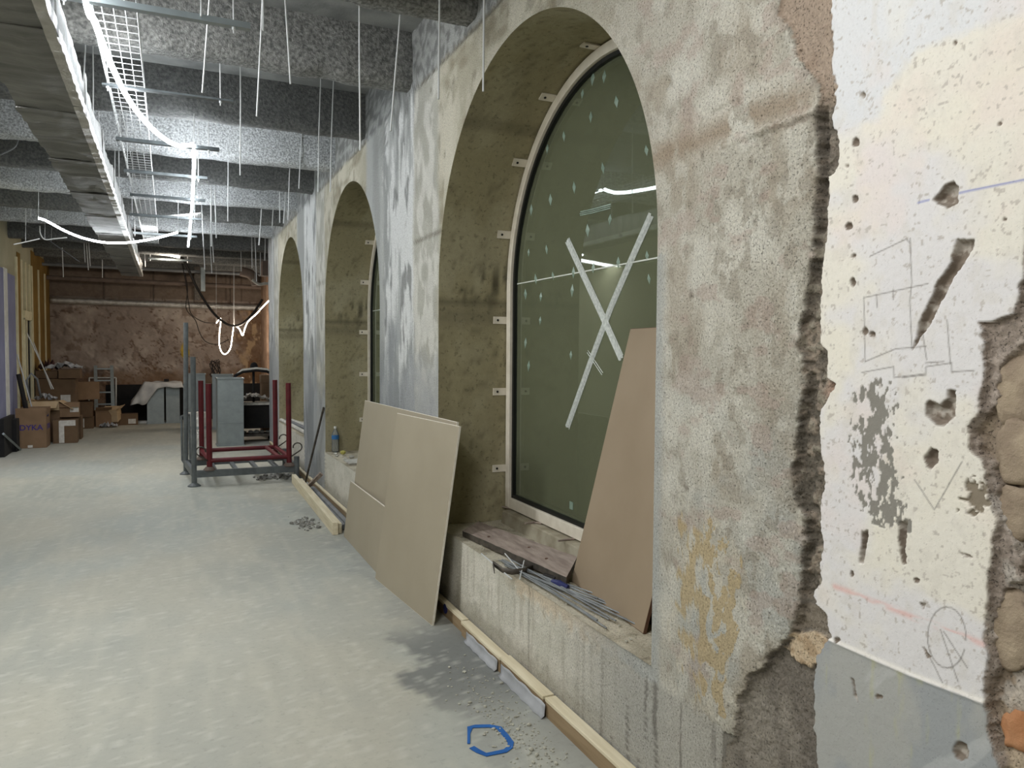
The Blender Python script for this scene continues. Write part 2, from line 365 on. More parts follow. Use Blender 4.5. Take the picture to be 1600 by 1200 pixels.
STONE = s2l((150, 135, 116)); EXPO = s2l((138, 126, 112))

def near_wall(Y, Z):
    """recess depth (m), albedo and grain of the broken near wall face"""
    def bc(*k): return np.broadcast_to(s2l(k), Y.shape+(3,))
    nz = fbm(Y*55, Z*55, 3, 4)-.5; nf = fbm(Y*170, Z*170, 9, 3)-.5; big = fbm(Y*3, Z*3, 5, 4); nm = fbm(Y*16, Z*16, 11, 4)-.5
    yc = np.interp(Z, *C_); yw = np.interp(Z, *W_); yr = np.interp(Z, *R_); ys = np.interp(Z, *S_)
    en = (fbm(Y*30, Z*30, 13, 2)-.5)*.024+(fbm(Y*95, Z*95, 17, 2)-.5)*.010
    conc = sst(-.003, .003, Y-yc+en); concd = sst(-.013, .005, Y-yc+en)
    en2 = (fbm(Y*34, Z*34, 18, 2)-.5)*.018+(fbm(Y*110, Z*110, 19, 2)-.5)*.008
    plast = sst(-.0025, .0025, yw-Y+en2)*sst(-.0025, .0025, Y-yr+en2); plastd = sst(-.010, .003, yw-Y+en2)*sst(-.010, .003, Y-yr+en2)
    stone = sst(-.006, .006, ys-Y+nz*.03+nm*.03)
    left = (1-conc)*(1-plast)*sst(1.32, 1.40, Y)
    # crumbled substrate between the concrete and the painted plaster
    c = mix(bc(150, 138, 124), s2l((108, 100, 90)), sst(.4, .62, fbm(Y*24, Z*24, 12)))
    dep = .027+.010*nz+.003*nf
    crumb = left*(Z < 2.3)*(Z > .95)
    lump = fbm(Y*36, Z*36, 31, 3)
    dep = dep+crumb*(.026*(.5-lump)+.004)
    c = mix(c, s2l((96, 91, 82)), crumb*sst(.48, .62, 1-lump)*.8); c = mix(c, s2l((146, 140, 126)), crumb*sst(.56, .68, lump)*.8)
    pk = crumb*(1-sst(-.02, .01, sdpoly(Y, Z, blob(1297, 612, 22, 26)))); c = mix(c, s2l((176, 150, 134)), pk*.8)
    top = left*sst(2.30, 2.36, Z); c = mix(c, s2l((170, 153, 137)), top*.85); dep = dep*(1-top)+top*(.016+.006*nz+.004*nm)
    c = mix(c, s2l((150, 132, 116)), top*sst(.5, .65, fbm(Y*20, Z*9, 15))*.5)
    grv = left*sst(1.95, 2.0, Z)*(1-sst(2.28, 2.32, Z)); dep = dep+grv*.020*sst(1.545, 1.56, Y); c = mix(c, s2l((118, 111, 102)), grv*.5)
    low = left*(1-sst(.95, 1.0, Z)); c = mix(c, mix(bc(142, 136, 126), s2l((116, 110, 102)), sst(.4, .6, fbm(Y*9, Z*4, 39))), low*.9)
    col2 = low*sst(1.415, 1.425, 3-Y-.0)*0; dep = dep*(1-low)+low*(.032+.012*nz+.010*(fbm(Y*12, Z*3, 40)-.5))
    rb = low*(1-sst(1.455, 1.465, Y+nz*.02)); c = mix(c, s2l((164, 146, 122)), rb*.75); dep = dep-rb*.008
    db = low*np.exp(-((Y-1.475)/.012)**2); c = mix(c, s2l((92, 88, 84)), db*.7)
    sp = sdpoly(Y, Z, blob(1255, 1015, 34, 30)); pw = (1-conc)*(1-plast)*(1-sst(-.006, .004, sp+nz*.025)); c = mix(c, mix(bc(206, 186, 158), s2l((184, 160, 130)), sst(.45, .6, fbm(Y*40, Z*40, 38))), pw*.9); dep = dep-pw*(.012+.012*nz)
    pu = left*(Z < 1.2)*(1-sst(-.005, .004, sdpoly(Y, Z, poly([(1225, 985), (1245, 945), (1265, 945), (1292, 965), (1290, 1000), (1262, 985)]))+nz*.02)); c = mix(c, s2l((138, 128, 114)), pu*.7)
    # stones and old mortar right of the painted plaster
    exr = (1-sst(-.0025, .0025, Y-yr+en2))
    c = mix(c, mix(bc(176, 164, 154), s2l((152, 140, 130)), sst(.42, .6, fbm(Y*20, Z*20, 60))), exr*.85)
    stw = exr*stone; cell = fbm(Y*6, Z*6, 61, 4)
    c = mix(c, mix(bc(184, 168, 146), s2l((150, 136, 120)), sst(.40, .60, cell+.3*nm)), stw)
    dep = dep+stw*(.016+.045*(cell-.5)+.012*nm)
    wsp = exr*sst(.58, .66, fbm(Y*16, Z*12, 71))*(Z < 1.35); c = mix(c, s2l((196, 190, 182)), wsp*.6)
    # concrete layer
    cc = mix(bc(178, 174, 162), s2l((196, 193, 182)), sst(.45, .66, fbm(Y*5, Z*5, 21)))
    cc = mix(cc, s2l((156, 146, 130)), sst(.54, .70, fbm(Y*4.2, Z*3.1, 23))*.6)
    cc = mix(cc, s2l((170, 172, 167)), sst(.50, .68, big)*(1-sst(1.25, 1.7, Z))*.75)
    cc = mix(cc, s2l((196, 194, 184)), sst(.54, .66, fbm(Y*11, Z*9, 22, 5))*.55)
    cc = mix(cc, s2l((140, 132, 118)), sst(.60, .70, fbm(Y*17, Z*13, 26, 5))*.5)
    cc = mix(cc, s2l((168, 150, 140)), sst(.62, .72, fbm(Y*8, Z*13, 28, 4))*.45)
    jz = np.interp(Y, JOINT[jo, 0], JOINT[jo, 1]); dj = Z-jz
    cc = mix(cc, s2l((150, 135, 117)), np.exp(-((dj-.05)/.05)**2)*sst(.40, .55, fbm(Y*8, Z*8, 24))*.85*sst(1.6, 1.75, Y+.1))
    ridge = np.exp(-((dj+.2*nz*.1)/.010)**2)
    dconc = .005*nz+.003*nf+.004*nm-.007*ridge*(.4+fbm(Y*40, Z*40, 34))+.006*sst(0, .02, -dj)*(1-sst(.05, .6, -dj))
    cc = mix(cc, s2l((196, 190, 178)), ridge*sst(.4, .6, fbm(Y*60, Z*60, 35))*.5)
    jb = 1-sst(.015, .075, Y*0+2.29-Y+nz*.03); cc = mix(cc, s2l((164, 167, 165)), jb*(Z < 2.0)*.75)
    lz = np.interp(Y, LOWEDGE[lo, 0], LOWEDGE[lo, 1]); under = 1-sst(-.004, .004, Z-lz+nz*.04)
    grooves = sst(.66, .74, vn(Y*60+vn(Y*4, Z*3, 7)*2, Z*2.6, 33))*sst(1.62, 1.70, Y)
    cc = mix(cc, s2l((168, 166, 158)), under*.8)
    dconc = dconc*(1-.5*under)+under*(.012+.008*grooves); cc = mix(cc, s2l((84, 79, 72)), under*grooves*.6)
    bs = sdpoly(Y, Z, BEIGE); bn = fbm(Y*30+nm, Z*18, 27, 5); bw = sst(.50, .53, bn+.10*np.clip(-bs/.10, -1, .6)-.04)
    bk = bw*(bs < .03); cc = mix(cc, s2l((178, 160, 124)), bk*.85); cc = mix(cc, s2l((198, 192, 176)), (bs < .05)*(1-bw)*sst(.5, .6, fbm(Y*26, Z*16, 37))*.5); dconc = dconc-bk*.0015
    for hu, hv in ((1080, 462), (1072, 762), (1098, 245)):
        h = onx(hu, hv, D); r = np.hypot(Y-h.y, Z-h.z); w = 1-sst(.008, .017, r+nz*.012); dconc = dconc+w*.014; cc = mix(cc, s2l((112, 104, 92)), w*.7)
    edge = np.exp(-np.clip(Y-yc, 0, 1)/.018); cc = mix(cc, s2l((132, 126, 114)), edge*sst(.42, .6, fbm(Y*38, Z*38, 29))*.6)
    dconc = dconc+edge*.012*(fbm(Y*38, Z*38, 81, 2)-.35)
    c = mix(c, cc, conc); dep = dep*(1-concd)+dconc*concd
    # white and grey painted plaster
    pc = mix(bc(226, 222, 212), s2l((220, 218, 219)), sst(.45, .62, fbm(Y*4, Z*4, 41)))
    bl = sdpoly(Y, Z, poly([(1290, -200), (1640, -200), (1640, 10), (1530, 40), (1430, 80), (1380, 140), (1370, 190), (1290, 200)])); pc = mix(pc, s2l((216, 218, 222)), (1-sst(-.02, .015, bl+nz*.02))*.9)
    pc = mix(pc, s2l((230, 212, 204)), sst(.55, .75, fbm(Y*5, Z*5, 43))*.35)
    pc = mix(pc, s2l((230, 224, 206)), sst(.55, .72, fbm(Y*6+9, Z*6, 49))*.25)
    pc = mix(pc, s2l((172, 164, 156)), sst(.70, .75, fbm(Y*95, Z*95, 47, 3))*.6)
    pc = mix(pc, s2l((206, 201, 192)), sst(.56, .74, fbm(Y*28, Z*22, 44, 5))*.3)
    gz = np.interp(Y, GREYLINE[gl_o, 0], GREYLINE[gl_o, 1]); grey = 1-sst(-.0015, .0015, Z-gz)
    rl = dline(Y, Z, REDL); pc = mix(pc, s2l((226, 160, 150)), np.exp(-(rl/.008)**2)*.5*sst(.3, .6, fbm(Y*14, Z*60, 50)))
    gc = mix(bc(154, 158, 160), s2l((166, 167, 164)), sst(.4, .6, fbm(Y*7, Z*4, 45)))
    gc = mix(gc, s2l((176, 176, 136)), sst(.64, .8, fbm(Y*26, Z*5, 46))*.5); gc = mix(gc, s2l((196, 198, 198)), sst(.62, .7, fbm(Y*12+Z*9, Z*3, 42, 5))*.35)
    pc = mix(pc, s2l((244, 240, 232)), np.exp(-((Z-gz-.006)/.006)**2)*.6)
    pc = mix(pc, gc, grey)
    dp = .010+.0015*nz+.0035*(fbm(Y*9, Z*9, 48)-.5)-.002*np.exp(-((Z-gz)/.005)**2)
    ss = sdpoly(Y, Z, SPLASH); st_ = np.clip((Z-1.30)/.30, 0, 1)
    sw = sst(.50, .525, .5*fbm(Y*34, Z*18, 51, 4)+.5*fbm(Y*95, Z*48, 53, 3)+.10*np.clip(-ss/.02, -1.5, .45)-.02+.035*np.abs(st_-.45))*(ss < .018); pc = mix(pc, s2l((136, 133, 126)), sw); dp = dp+sw*.0015
    sq = sdpoly(Y, Z, blob(1517, 787, 20, 30)); qw = sst(.48, .56, fbm(Y*70, Z*70, 54, 3)+.25*np.clip(-sq/.02, -1, 1)); pc = mix(pc, s2l((116, 105, 88)), qw*.9*(sq < .02)); dp = dp+qw*(sq < .02)*.006
    for p in PENCIL: pc = mix(pc, s2l((120, 116, 112)), np.exp(-(dline(Y, Z, p)/.0016)**2)*.75)
    for p in BLUEL: pc = mix(pc, s2l((118, 128, 190)), np.exp(-(dline(Y, Z, p)/.0022)**2)*.85)
    for i, g in enumerate(GOUGES):
        m_ = (Y > g[:, 0].min()-.03) & (Y < g[:, 0].max()+.03) & (Z > g[:, 1].min()-.03) & (Z < g[:, 1].max()+.03)
        if not m_.any(): continue
        s = sdpoly(Y[m_], Z[m_], g)+nz[m_]*.010+nf[m_]*.004; w = 1-sst(-.0015, .0015, s)
        k = .016 if i < 6 else .010
        dp[m_] += w*(k*sst(0, .010, -s)+.004+.012*nz[m_])
        sub = mix(np.broadcast_to(s2l((128, 117, 106)), s.shape+(3,)), s2l((172, 165, 156)), sst(.52, .66, fbm(Y[m_]*50, Z[m_]*50, 52+i)))
        pc[m_] = pc[m_]*(1-w)[:, None]+sub*w[:, None]
    c = mix(c, pc, plast); dep = dep*(1-plastd)+dp*plastd
    grain = 1-plast*.86
    return dep, c, grain

def far_wall(Y, Z):
    """recess and albedo of the arcade wall beyond the near pier"""
    nz = fbm(Y*30, Z*30, 3, 3)-.5; big = fbm(Y*2.2, Z*2.2, 5, 4)
    c = mix(np.broadcast_to(s2l((170, 165, 147)), Y.shape+(3,)), s2l((192, 187, 170)), sst(.42, .66, fbm(Y*3.5, Z*3.5, 21)))
    c = mix(c, s2l((134, 126, 106)), sst(.55, .72, fbm(Y*2.4, Z*5, 23))*.7)
    q = np.mod(Y-YC+PER/2, PER)-PER/2          # distance from the arch axis
    c = mix(c, s2l((194, 190, 174)), sst(.52, .66, fbm(Y*7, Z*6, 25, 5))*.6); c = mix(c, s2l((120, 113, 96)), sst(.60, .70, fbm(Y*11, Z*9, 27, 5))*.5)
    t = np.mod(Y-5.47+PER/2, PER)-PER/2+.05*(fbm(Y*5, Z*2.5, 89)-.5)*2   # across each pillar
    on = (Y > 4.3)
    core = sst(-.26, -.18, t)*(1-sst(.60, .72, t))*on; gry = sst(.60, .68, t)*(1-sst(1.18, 1.30, t))*on; rgt = (1-sst(-.26, -.18, t))*sst(-.80, -.70, t)*on
    gp = mix(np.broadcast_to(s2l((150, 153, 152)), Y.shape+(3,)), s2l((170, 173, 172)), sst(.4, .62, fbm(Y*6, Z*.9, 91)))
    wn = .55*fbm(Y*5, Z*.8, 93, 3)+.45*fbm(Y*22, Z*3.0, 94, 4); wh = sst(.44, .52, wn-.22*(1-sst(1.2, 2.0, Z+.5*(big-.5)))); gp2 = mix(gp, s2l((216, 218, 217)), wh*.9)
    gp2 = mix(gp2, s2l((112, 114, 114)), sst(.66, .72, fbm(Y*9, Z*3.2, 95, 3))*.8)
    c = mix(c, gp2, core*.95); c = mix(c, gp, gry*.9)
    rp = mix(np.broadcast_to(s2l((168, 168, 160)), Y.shape+(3,)), s2l((206, 206, 200)), sst(.46, .58, fbm(Y*9, Z*5, 92, 5))); c = mix(c, rp, rgt*.75*sst(1.0, 1.6, Z))
    strip = np.clip(core+gry, 0, 1)
    e_ = sst(13.1, 13.25, Y); c = mix(c, gp2, e_); strip = np.maximum(strip, e_)
    lowg = (1-sst(1.25, 1.9, Z+(big-.5)*1.2+.3*(fbm(Y*7, Z*1.2, 96)-.5)))*on; lg = mix(np.broadcast_to(s2l((132, 136, 139)), Y.shape+(3,)), s2l((158, 161, 163)), sst(.42, .58, fbm(Y*4, Z*1.5, 90, 4))); c = mix(c, lg, lowg*.85)
    # grey overspray by the ceiling
    hi = sst(3.46, 3.5, Z+nz*.06)*(Y > 3.6); c = mix(c, mix(np.broadcast_to(s2l((112, 114, 114)), Y.shape+(3,)), s2l((158, 160, 158)), sst(.45, .6, fbm(Y*20, Z*20, 97))), hi*.9)
    # formwork joints
    j = np.minimum(np.abs(Z-3.48), np.abs(Z-2.42)); jw = np.exp(-(j/.012)**2)*(1-strip)*sst(.35, .5, fbm(Y*2, Z*9, 99)); c = mix(c, s2l((96, 90, 76)), jw*.8)
    dep = .007*nz+.008*jw-.005*core*wh
    # bolt holes
    for hy, hz in [(4.45, 3.3), (4.9, 3.38), (4.62, 2.9), (2.25, 2.6), (6.9, 2.7), (6.9, 1.4)]:
        r = np.hypot(Y-hy, (Z-hz)); w = 1-sst(.012, .02, r); dep = dep+w*.02; c = mix(c, s2l((90, 84, 72)), w*.8)
    # sill fronts
    sl = (Z < SILL+.01)*(np.abs(q) < R+.05); c = mix(c, mix(np.broadcast_to(s2l((206, 203, 190)), Y.shape+(3,)), s2l((218, 214, 202)), sst(.45, .62, fbm(Y*5, Z*7, 101))), sl*.9)
    tr = sl*sst(.40, .47, Z+nz*.12)*(1-sst(3.4, 3.7, Y)); c = mix(c, s2l((206, 190, 166)), tr*.8); dep = dep+tr*.006*fbm(Y*60, Z*60, 104)
    st = sl*sst(.62, .7, fbm(Y*30, Z*3.0, 103)); c = mix(c, s2l((150, 142, 126)), st*.35)
    vj = sl*np.exp(-((Y-3.33)/.008)**2); c = mix(c, s2l((110, 104, 92)), vj*.6); dep = dep+vj*.004
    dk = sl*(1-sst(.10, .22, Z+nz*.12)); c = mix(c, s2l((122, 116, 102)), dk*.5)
    # red paint spot on the pillar
    r = np.hypot((Y-6.33)/.10, (Z-1.43)/.035); c = mix(c, s2l((226, 110, 92)), (1-sst(.7, 1.05, r+nz*.5))*.9)
    return dep, c

wr = bpy.data.objects.new('wall_right', None); COL.objects.link(wr); tag(wr, kind='structure')
YN = 2.0
def add_near():
    # finer towards the camera, where it fills the frame
    y = np.concatenate([np.linspace(.70, .95, 40)[:-1], np.linspace(.95, YN, 380)]); z = np.concatenate([np.linspace(0, .40, 20)[:-1], np.linspace(.40, 2.85, 860), np.linspace(2.85, ZC, 60)[1:]])
    Yg, Zg = np.meshgrid(y, z, indexing='ij')
    d, c, g = near_wall(Yg, Zg)
    bl = sst(YN-.25, YN-.02, Yg); d2, c2 = far_wall(Yg, Zg); d = d*(1-bl)+d2*bl
    V = np.stack([D+d, Yg, Zg], -1).reshape(-1, 3)
    o = colmesh('broken_plaster_face', V, gridfaces(len(y), len(z), True), c.reshape(-1, 3), M_wall, wr, True, g)
add_near()
MB().box((D, YB, 0), (D+.5, .70, ZC)).build('wall_face', M_plinth, wr)
def stone(u, v, sx, sy, sz, seed, m):
    c = onx(u, v, D+.046); bm = bmesh.new(); bmesh.ops.create_icosphere(bm, subdivisions=3, radius=1); vs = []
    for q in bm.verts:
        k = 1+.36*(float(fbm(np.array(q.co.y*1.9+seed*9), np.array(q.co.z*1.9+q.co.x), 700+seed))-.5)*2
        p = q.co*k; e = lambda t: math.copysign(abs(t)**.75, t); vs.append((c.x+e(p.x)*sx+.010*(float(fbm(np.array(q.co.y*3.5+seed), np.array(q.co.z*3.5), 730+seed))-.5)*2, c.y+e(p.y)*sy, c.z+e(p.z)*sz))
    MB().add(vs, [tuple(w.index for w in f.verts) for f in bm.faces]).build('stone' if m is not M_brick else 'brick', m, wr, smooth=True); bm.free()
M_stone = mat('buff_stone', lin(176, 160, 138), lin(152, 136, 118), 14, .9, .8, 60); M_brick = mat('orange_brick', lin(176, 124, 86), lin(190, 140, 102), 20, .9, .5, 60)
stone(1588, 612, .018, .045, .075, 1, M_stone); stone(1592, 705, .020, .05, .07, 2, M_stone); stone(1590, 800, .018, .04, .06, 3, M_stone); stone(1580, 985, .016, .045, .085, 4, M_stone)
stone(1594, 1142, .018, .034, .045, 5, M_brick)
def opening(th, yc):             # radius of the arch outline from its middle, for one direction
    cy, cz = 0., 1.5; dy, dz = math.cos(th), math.sin(th); best = 1e9
    if dz < -1e-6: best = min(best, (SILL-cz)/dz)
    if abs(dy) > 1e-6:
        t = R/abs(dy)
        if cz+t*dz <= ZS: best = min(best, t)
    b = 2*((cz-ZS)*dz); cc = (cz-ZS)**2-R*R; q = b*b-4*cc
    t = (-b+math.sqrt(q))/2
    if cz+t*dz >= ZS-1e-6: best = min(best, t)
    return best
def add_bay(i, yc, y0, y1, N, Mr):
    ths = list(np.linspace(0, 2*PI, N, endpoint=False))
    for a, b in ((y0, 0), (y1, 0), (y0, ZC), (y1, ZC)): ths.append(math.atan2(b-1.5, a-yc) % (2*PI))
    for a in (-R, R): ths.append(math.atan2(SILL-1.5, a) % (2*PI))
    ths = sorted(set(round(t, 9) for t in ths)); n = len(ths)
    inn = []; out = []
    for t in ths:
        r = opening(t, yc); dy, dz = math.cos(t), math.sin(t); inn.append((yc+r*dy, 1.5+r*dz))
        k = min(((y1-yc)/dy if dy > 1e-9 else ((y0-yc)/dy if dy < -1e-9 else 1e9)), ((ZC-1.5)/dz if dz > 1e-9 else (-1.5/dz if dz < -1e-9 else 1e9)))
        out.append((yc+k*dy, 1.5+k*dz))
    inn = np.array(inn); out = np.array(out); T = np.linspace(0, 1, Mr)
    P = inn[None]*(1-T)[:, None, None]+out[None]*T[:, None, None]
    P = np.concatenate([P, P[:, :1]], 1)
    Yg, Zg = P[..., 0], P[..., 1]
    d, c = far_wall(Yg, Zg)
    if i == 0:
        _, cn, _g = near_wall(Yg, Zg); w = 1-sst(2.3, 3.2, Yg); c = c*(1-w)[..., None]+cn*w[..., None]
    d = d*np.clip(T*12, 0, 1)[:, None]
    V = np.stack([D+d, Yg, Zg], -1).reshape(-1, 3)
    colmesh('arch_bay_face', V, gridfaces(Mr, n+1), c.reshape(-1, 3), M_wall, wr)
    # reveal: jambs and soffit
    s = [(yc+R, SILL+(ZS-SILL)*k/40) for k in range(41)]+[(yc+R*math.cos(a), ZS+R*math.sin(a)) for a in np.linspace(0, PI, 90)[1:-1]]+[(yc-R, ZS-(ZS-SILL)*k/40) for k in range(41)]
    s = np.array(s); xs = np.linspace(D, 2.45, 34)
    Xg = np.broadcast_to(xs[None], (len(s), 34)); Yq = np.broadcast_to(s[:, :1], Xg.shape); Zq = np.broadcast_to(s[:, 1:], Xg.shape)
    arc = np.concatenate([[0], np.cumsum(np.hypot(*np.diff(s, axis=0).T))])[:, None]+0*Xg
    c = mix(np.broadcast_to(s2l((152, 144, 114)), Xg.shape+(3,)), s2l((163, 156, 128)), sst(.4, .65, fbm(Xg*4+i*7, arc*2.2, 201)))
    c = mix(c, s2l((116, 108, 84)), sst(.55, .75, fbm(Xg*2.5, arc*1.1+i*3, 203))*.4)
    c = mix(c, s2l((164, 156, 132)), (1-sst(.05, .2, Xg-D+.1*fbm(Xg*9, arc*4, 207)))*.5*(Zq < 1.2))
    stain = np.exp(-((Zq-2.10)/.12)**2)*sst(.46, .6, fbm(Xg*30, arc*6, 205, 5))*sst(1.66, 1.74, Xg); c = mix(c, s2l((60, 56, 44)), stain*.8*(Yq > yc))
    c = mix(c, s2l((104, 98, 80)), np.exp(-((Zq-1.88)/.07)**2)*.5*(Yq > yc))
    j = np.exp(-((Zq-1.97)/.006)**2)+np.exp(-((Zq-1.13)/.005)**2)+np.exp(-((Zq-3.0)/.02)**2)*.8; c = mix(c, s2l((84, 78, 62)), np.clip(j, 0, 1)*.7)
    blk = sst(.66, .72, fbm(Xg*24, arc*24+i, 209)); c = mix(c, s2l((78, 72, 56)), blk*.35)
    nrm = np.stack([0*s[:, 0], yc-s[:, 0], np.where(s[:, 1] > ZS, ZS-s[:, 1], 0)], 1); nrm /= np.linalg.norm(nrm, axis=1)[:, None]
    dd = .003*(fbm(Xg*12, arc*9, 211)-.5)*np.clip((Xg-D)*20, 0, 1)
    V = np.stack([Xg, Yq, Zq], -1)+nrm[:, None]*dd[..., None]
    colmesh('arch_reveal', V.reshape(-1, 3), gridfaces(len(s), 34), c.reshape(-1, 3), M_reveal, wr)
    # sill slab top
    ys = np.linspace(yc-R, yc+R, 120); xs = np.linspace(D-.004, 2.45, 44); Yq, Xg = np.meshgrid(ys, xs, indexing='ij')
    c = mix(np.broadcast_to(s2l((176, 168, 148)), Xg.shape+(3,)), s2l((200, 193, 174)), sst(.4, .62, fbm(Xg*6, Yq*6+i, 221)))
    c = mix(c, s2l((120, 112, 94)), sst(.62, .7, fbm(Xg*14, Yq*14, 223))*.6)
    V = np.stack([Xg, Yq, SILL+.008*(fbm(Xg*30, Yq*30, 225)-.5)], -1).reshape(-1, 3)
    colmesh('sill_slab', V, gridfaces(120, 44, True), c.reshape(-1, 3), M_wall, wr)
for i in range(3):
    yc = YC+PER*i; y0 = YN if i == 0 else yc-PER/2; y1 = yc+PER/2 if i < 2 else YEND
    add_bay(i, yc, y0, y1, (640, 320, 240)[i], (56, 36, 26)[i])
MB().box((D+.002, YEND-.3, 0), (2.45, YEND, ZC)).build('wall_end', M_plinth, wr)
MB().box((2.7, YB, 0), (2.9, YEND, ZC)).build('outside_wall', M_outside, wr)
MB().box((2.3, YB, -.02), (2.72, YEND, SILL-.01)).build('outside_ledge', M_outside, wr)
# concrete plinths under the windows
for i in range(3):
    yc = YC+PER*i
    MB().hexa([(1.985, yc-R, SILL-.01), (2.4, yc-R, SILL-.01), (2.4, yc+R-.03, SILL-.01), (2.02, yc+R-.06, SILL-.01),
               (1.995, yc-R, .588), (2.4, yc-R, .588), (2.4, yc+R-.03, .588), (2.03, yc+R-.07, .588)]).build('window_plinth', M_plinth, wr, bevel=.008)

# ---- floor
def add_floor():
    x = np.linspace(XL-.1, 5.0, 190); y = np.concatenate([np.linspace(YB, 1.5, 40)[:-1], np.linspace(1.5, 7, 260)[:-1], np.linspace(7, YR+.1, 260)])
    Xg, Yg = np.meshgrid(x, y, indexing='ij')
    c = mix(np.broadcast_to(s2l((161, 162, 153)), Xg.shape+(3,)), s2l((170, 170, 160)), sst(.4, .62, fbm(Xg*1.0, Yg*.8, 301)))
    c = mix(c, s2l((158, 160, 152)), sst(.5, .66, fbm(Xg*4, Yg*3, 303, 5))*.28)
    c = mix(c, s2l((188, 182, 164)), sst(.45, .7, fbm(Xg*.9+3, Yg*.5, 305))*.4); c = mix(c, s2l((164, 170, 166)), sst(.5, .66, fbm(Xg*.7+9, Yg*.5, 306))*.5)
    vs_ = sst(.56, .66, fbm(Xg*26, Yg*2.2, 308, 3)); c = mix(c, s2l((190, 188, 174)), vs_*.25)
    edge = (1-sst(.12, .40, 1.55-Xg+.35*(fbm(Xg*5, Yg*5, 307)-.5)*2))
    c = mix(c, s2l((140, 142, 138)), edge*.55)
    st = (1-sst(.42, .48, 1.55-Xg+.34*(fbm(Xg*6, Yg*5, 309, 5)-.5)*2))*np.exp(-((Yg-3.75)/.55)**4)
    c = mix(c, s2l((112, 114, 112)), st*.9)
    sc = sst(.66, .72, fbm(Xg*28, Yg*28, 311, 3)); c = mix(c, s2l((198, 198, 188)), sc*.35)
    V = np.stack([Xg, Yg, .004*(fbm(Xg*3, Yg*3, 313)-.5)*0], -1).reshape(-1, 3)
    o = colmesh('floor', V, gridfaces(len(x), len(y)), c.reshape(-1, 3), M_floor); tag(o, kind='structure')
add_floor()

# ---- ceiling: slab and transverse ribs with sprayed coating
ce = bpy.data.objects.new('ceiling', None); COL.objects.link(ce); tag(ce, kind='structure')
MB().box((XL-.1, YB-.1, ZC), (5, YR+.2, ZC+.2)).build('slab', M_slab, ce)
ribs = [(-2.2, M_mid_rib), (-.9, M_mid_rib), (.4, M_mid_rib), (1.65, M_mid_rib), (2.95, M_mid_rib), (4.05, M_mid_rib), (5.30, M_mid_rib), (6.72, M_dark_rib), (8.05, M_lit_spray_rib), (9.30, M_dark_rib), (10.6, M_lit_spray_rib), (11.95, M_dark_rib), (13.3, M_lit_spray_rib), (14.7, M_dark_rib), (16.0, M_dark_rib), (17.3, M_dark_rib), (18.6, M_dark_rib)]  # alternate rib colours carry part of the light and shade
for k, (y, m) in enumerate(ribs):
    x1 = D+.03 if y < YEND else 4.9
    xs = np.linspace(XL-.05, x1, 200 if 4 < y < 12 else 90)
    zb = 3.53 if y < 14 else 3.45
    prof = [(0, ZC+.02), (0, 3.78), (0, 3.68), (0, 3.60), (0.005, zb+.03), (.03, zb), (.10, zb-.005), (.16, zb), (.185, zb+.03), (.19, 3.7), (.19, ZC+.02)]
    P = []
    for j, (dy, z) in enumerate(prof):
        e = 1.0 if 0 < j < len(prof)-1 else 0
        P.append([(x, y+dy+e*.03*(float(vn(np.array(x*9.), np.array(j*1.7+k*5.), 400+k))-.5), z+e*.035*(float(fbm(np.array(x*6.), np.array(j*.6+k*3.), 420+k, 4))-.5)) for x in xs])
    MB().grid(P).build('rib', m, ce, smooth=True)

# ---- left wall with boarding, rear wall, wall behind the camera
wlft = MB().box((XL-.2, YB, 0), (XL, YR, ZC)).build('wall_left', M_left); tag(wlft, kind='structure')
def lp(name, m, y0, y1, z0, z1, t): return MB().box((XL, y0, z0), (XL+t, y1, z1)).build(name, m, wlft)
lp('plasterboard_panel', M_purple, 12.2, 14.22, .02, 2.9, .012); lp('plasterboard_panel', M_purple, 14.55, 15.2, .02, 2.86, .012)
lp('joint_strip', M_white, 14.24, 14.53, .02, 2.92, .014); lp('ochre_panel', M_ochre, 16.95, 19.3, .02, 3.5, .012)
lp('ochre_panel', M_ochre, 15.45, 15.75, .02, 3.3, .012)
for y in (15.32, 15.78, 16.2, 16.62, 16.9, 17.7, 18.55): lp('stud_strip', M_cream, y-.05, y+.05, .02, 3.2, .03)
dr = MB().box((XL, 15.9, 0), (XL+.016, 16.55, 2.2)).build('door_1', M_black); tag(dr, kind='structure')  # flat black panel painted for the darkness inside the door opening
MB().box((XL, 15.84, 2.16), (XL+.05, 16.62, 2.32)).build('door_head', M_cream, dr)
MB().box((XL, 15.84, 0), (XL+.05, 15.9, 2.18)).build('door_post', M_cream, dr)
MB().box((XL, 16.55, 0), (XL+.05, 16.62, 2.18)).build('door_post', M_cream, dr)

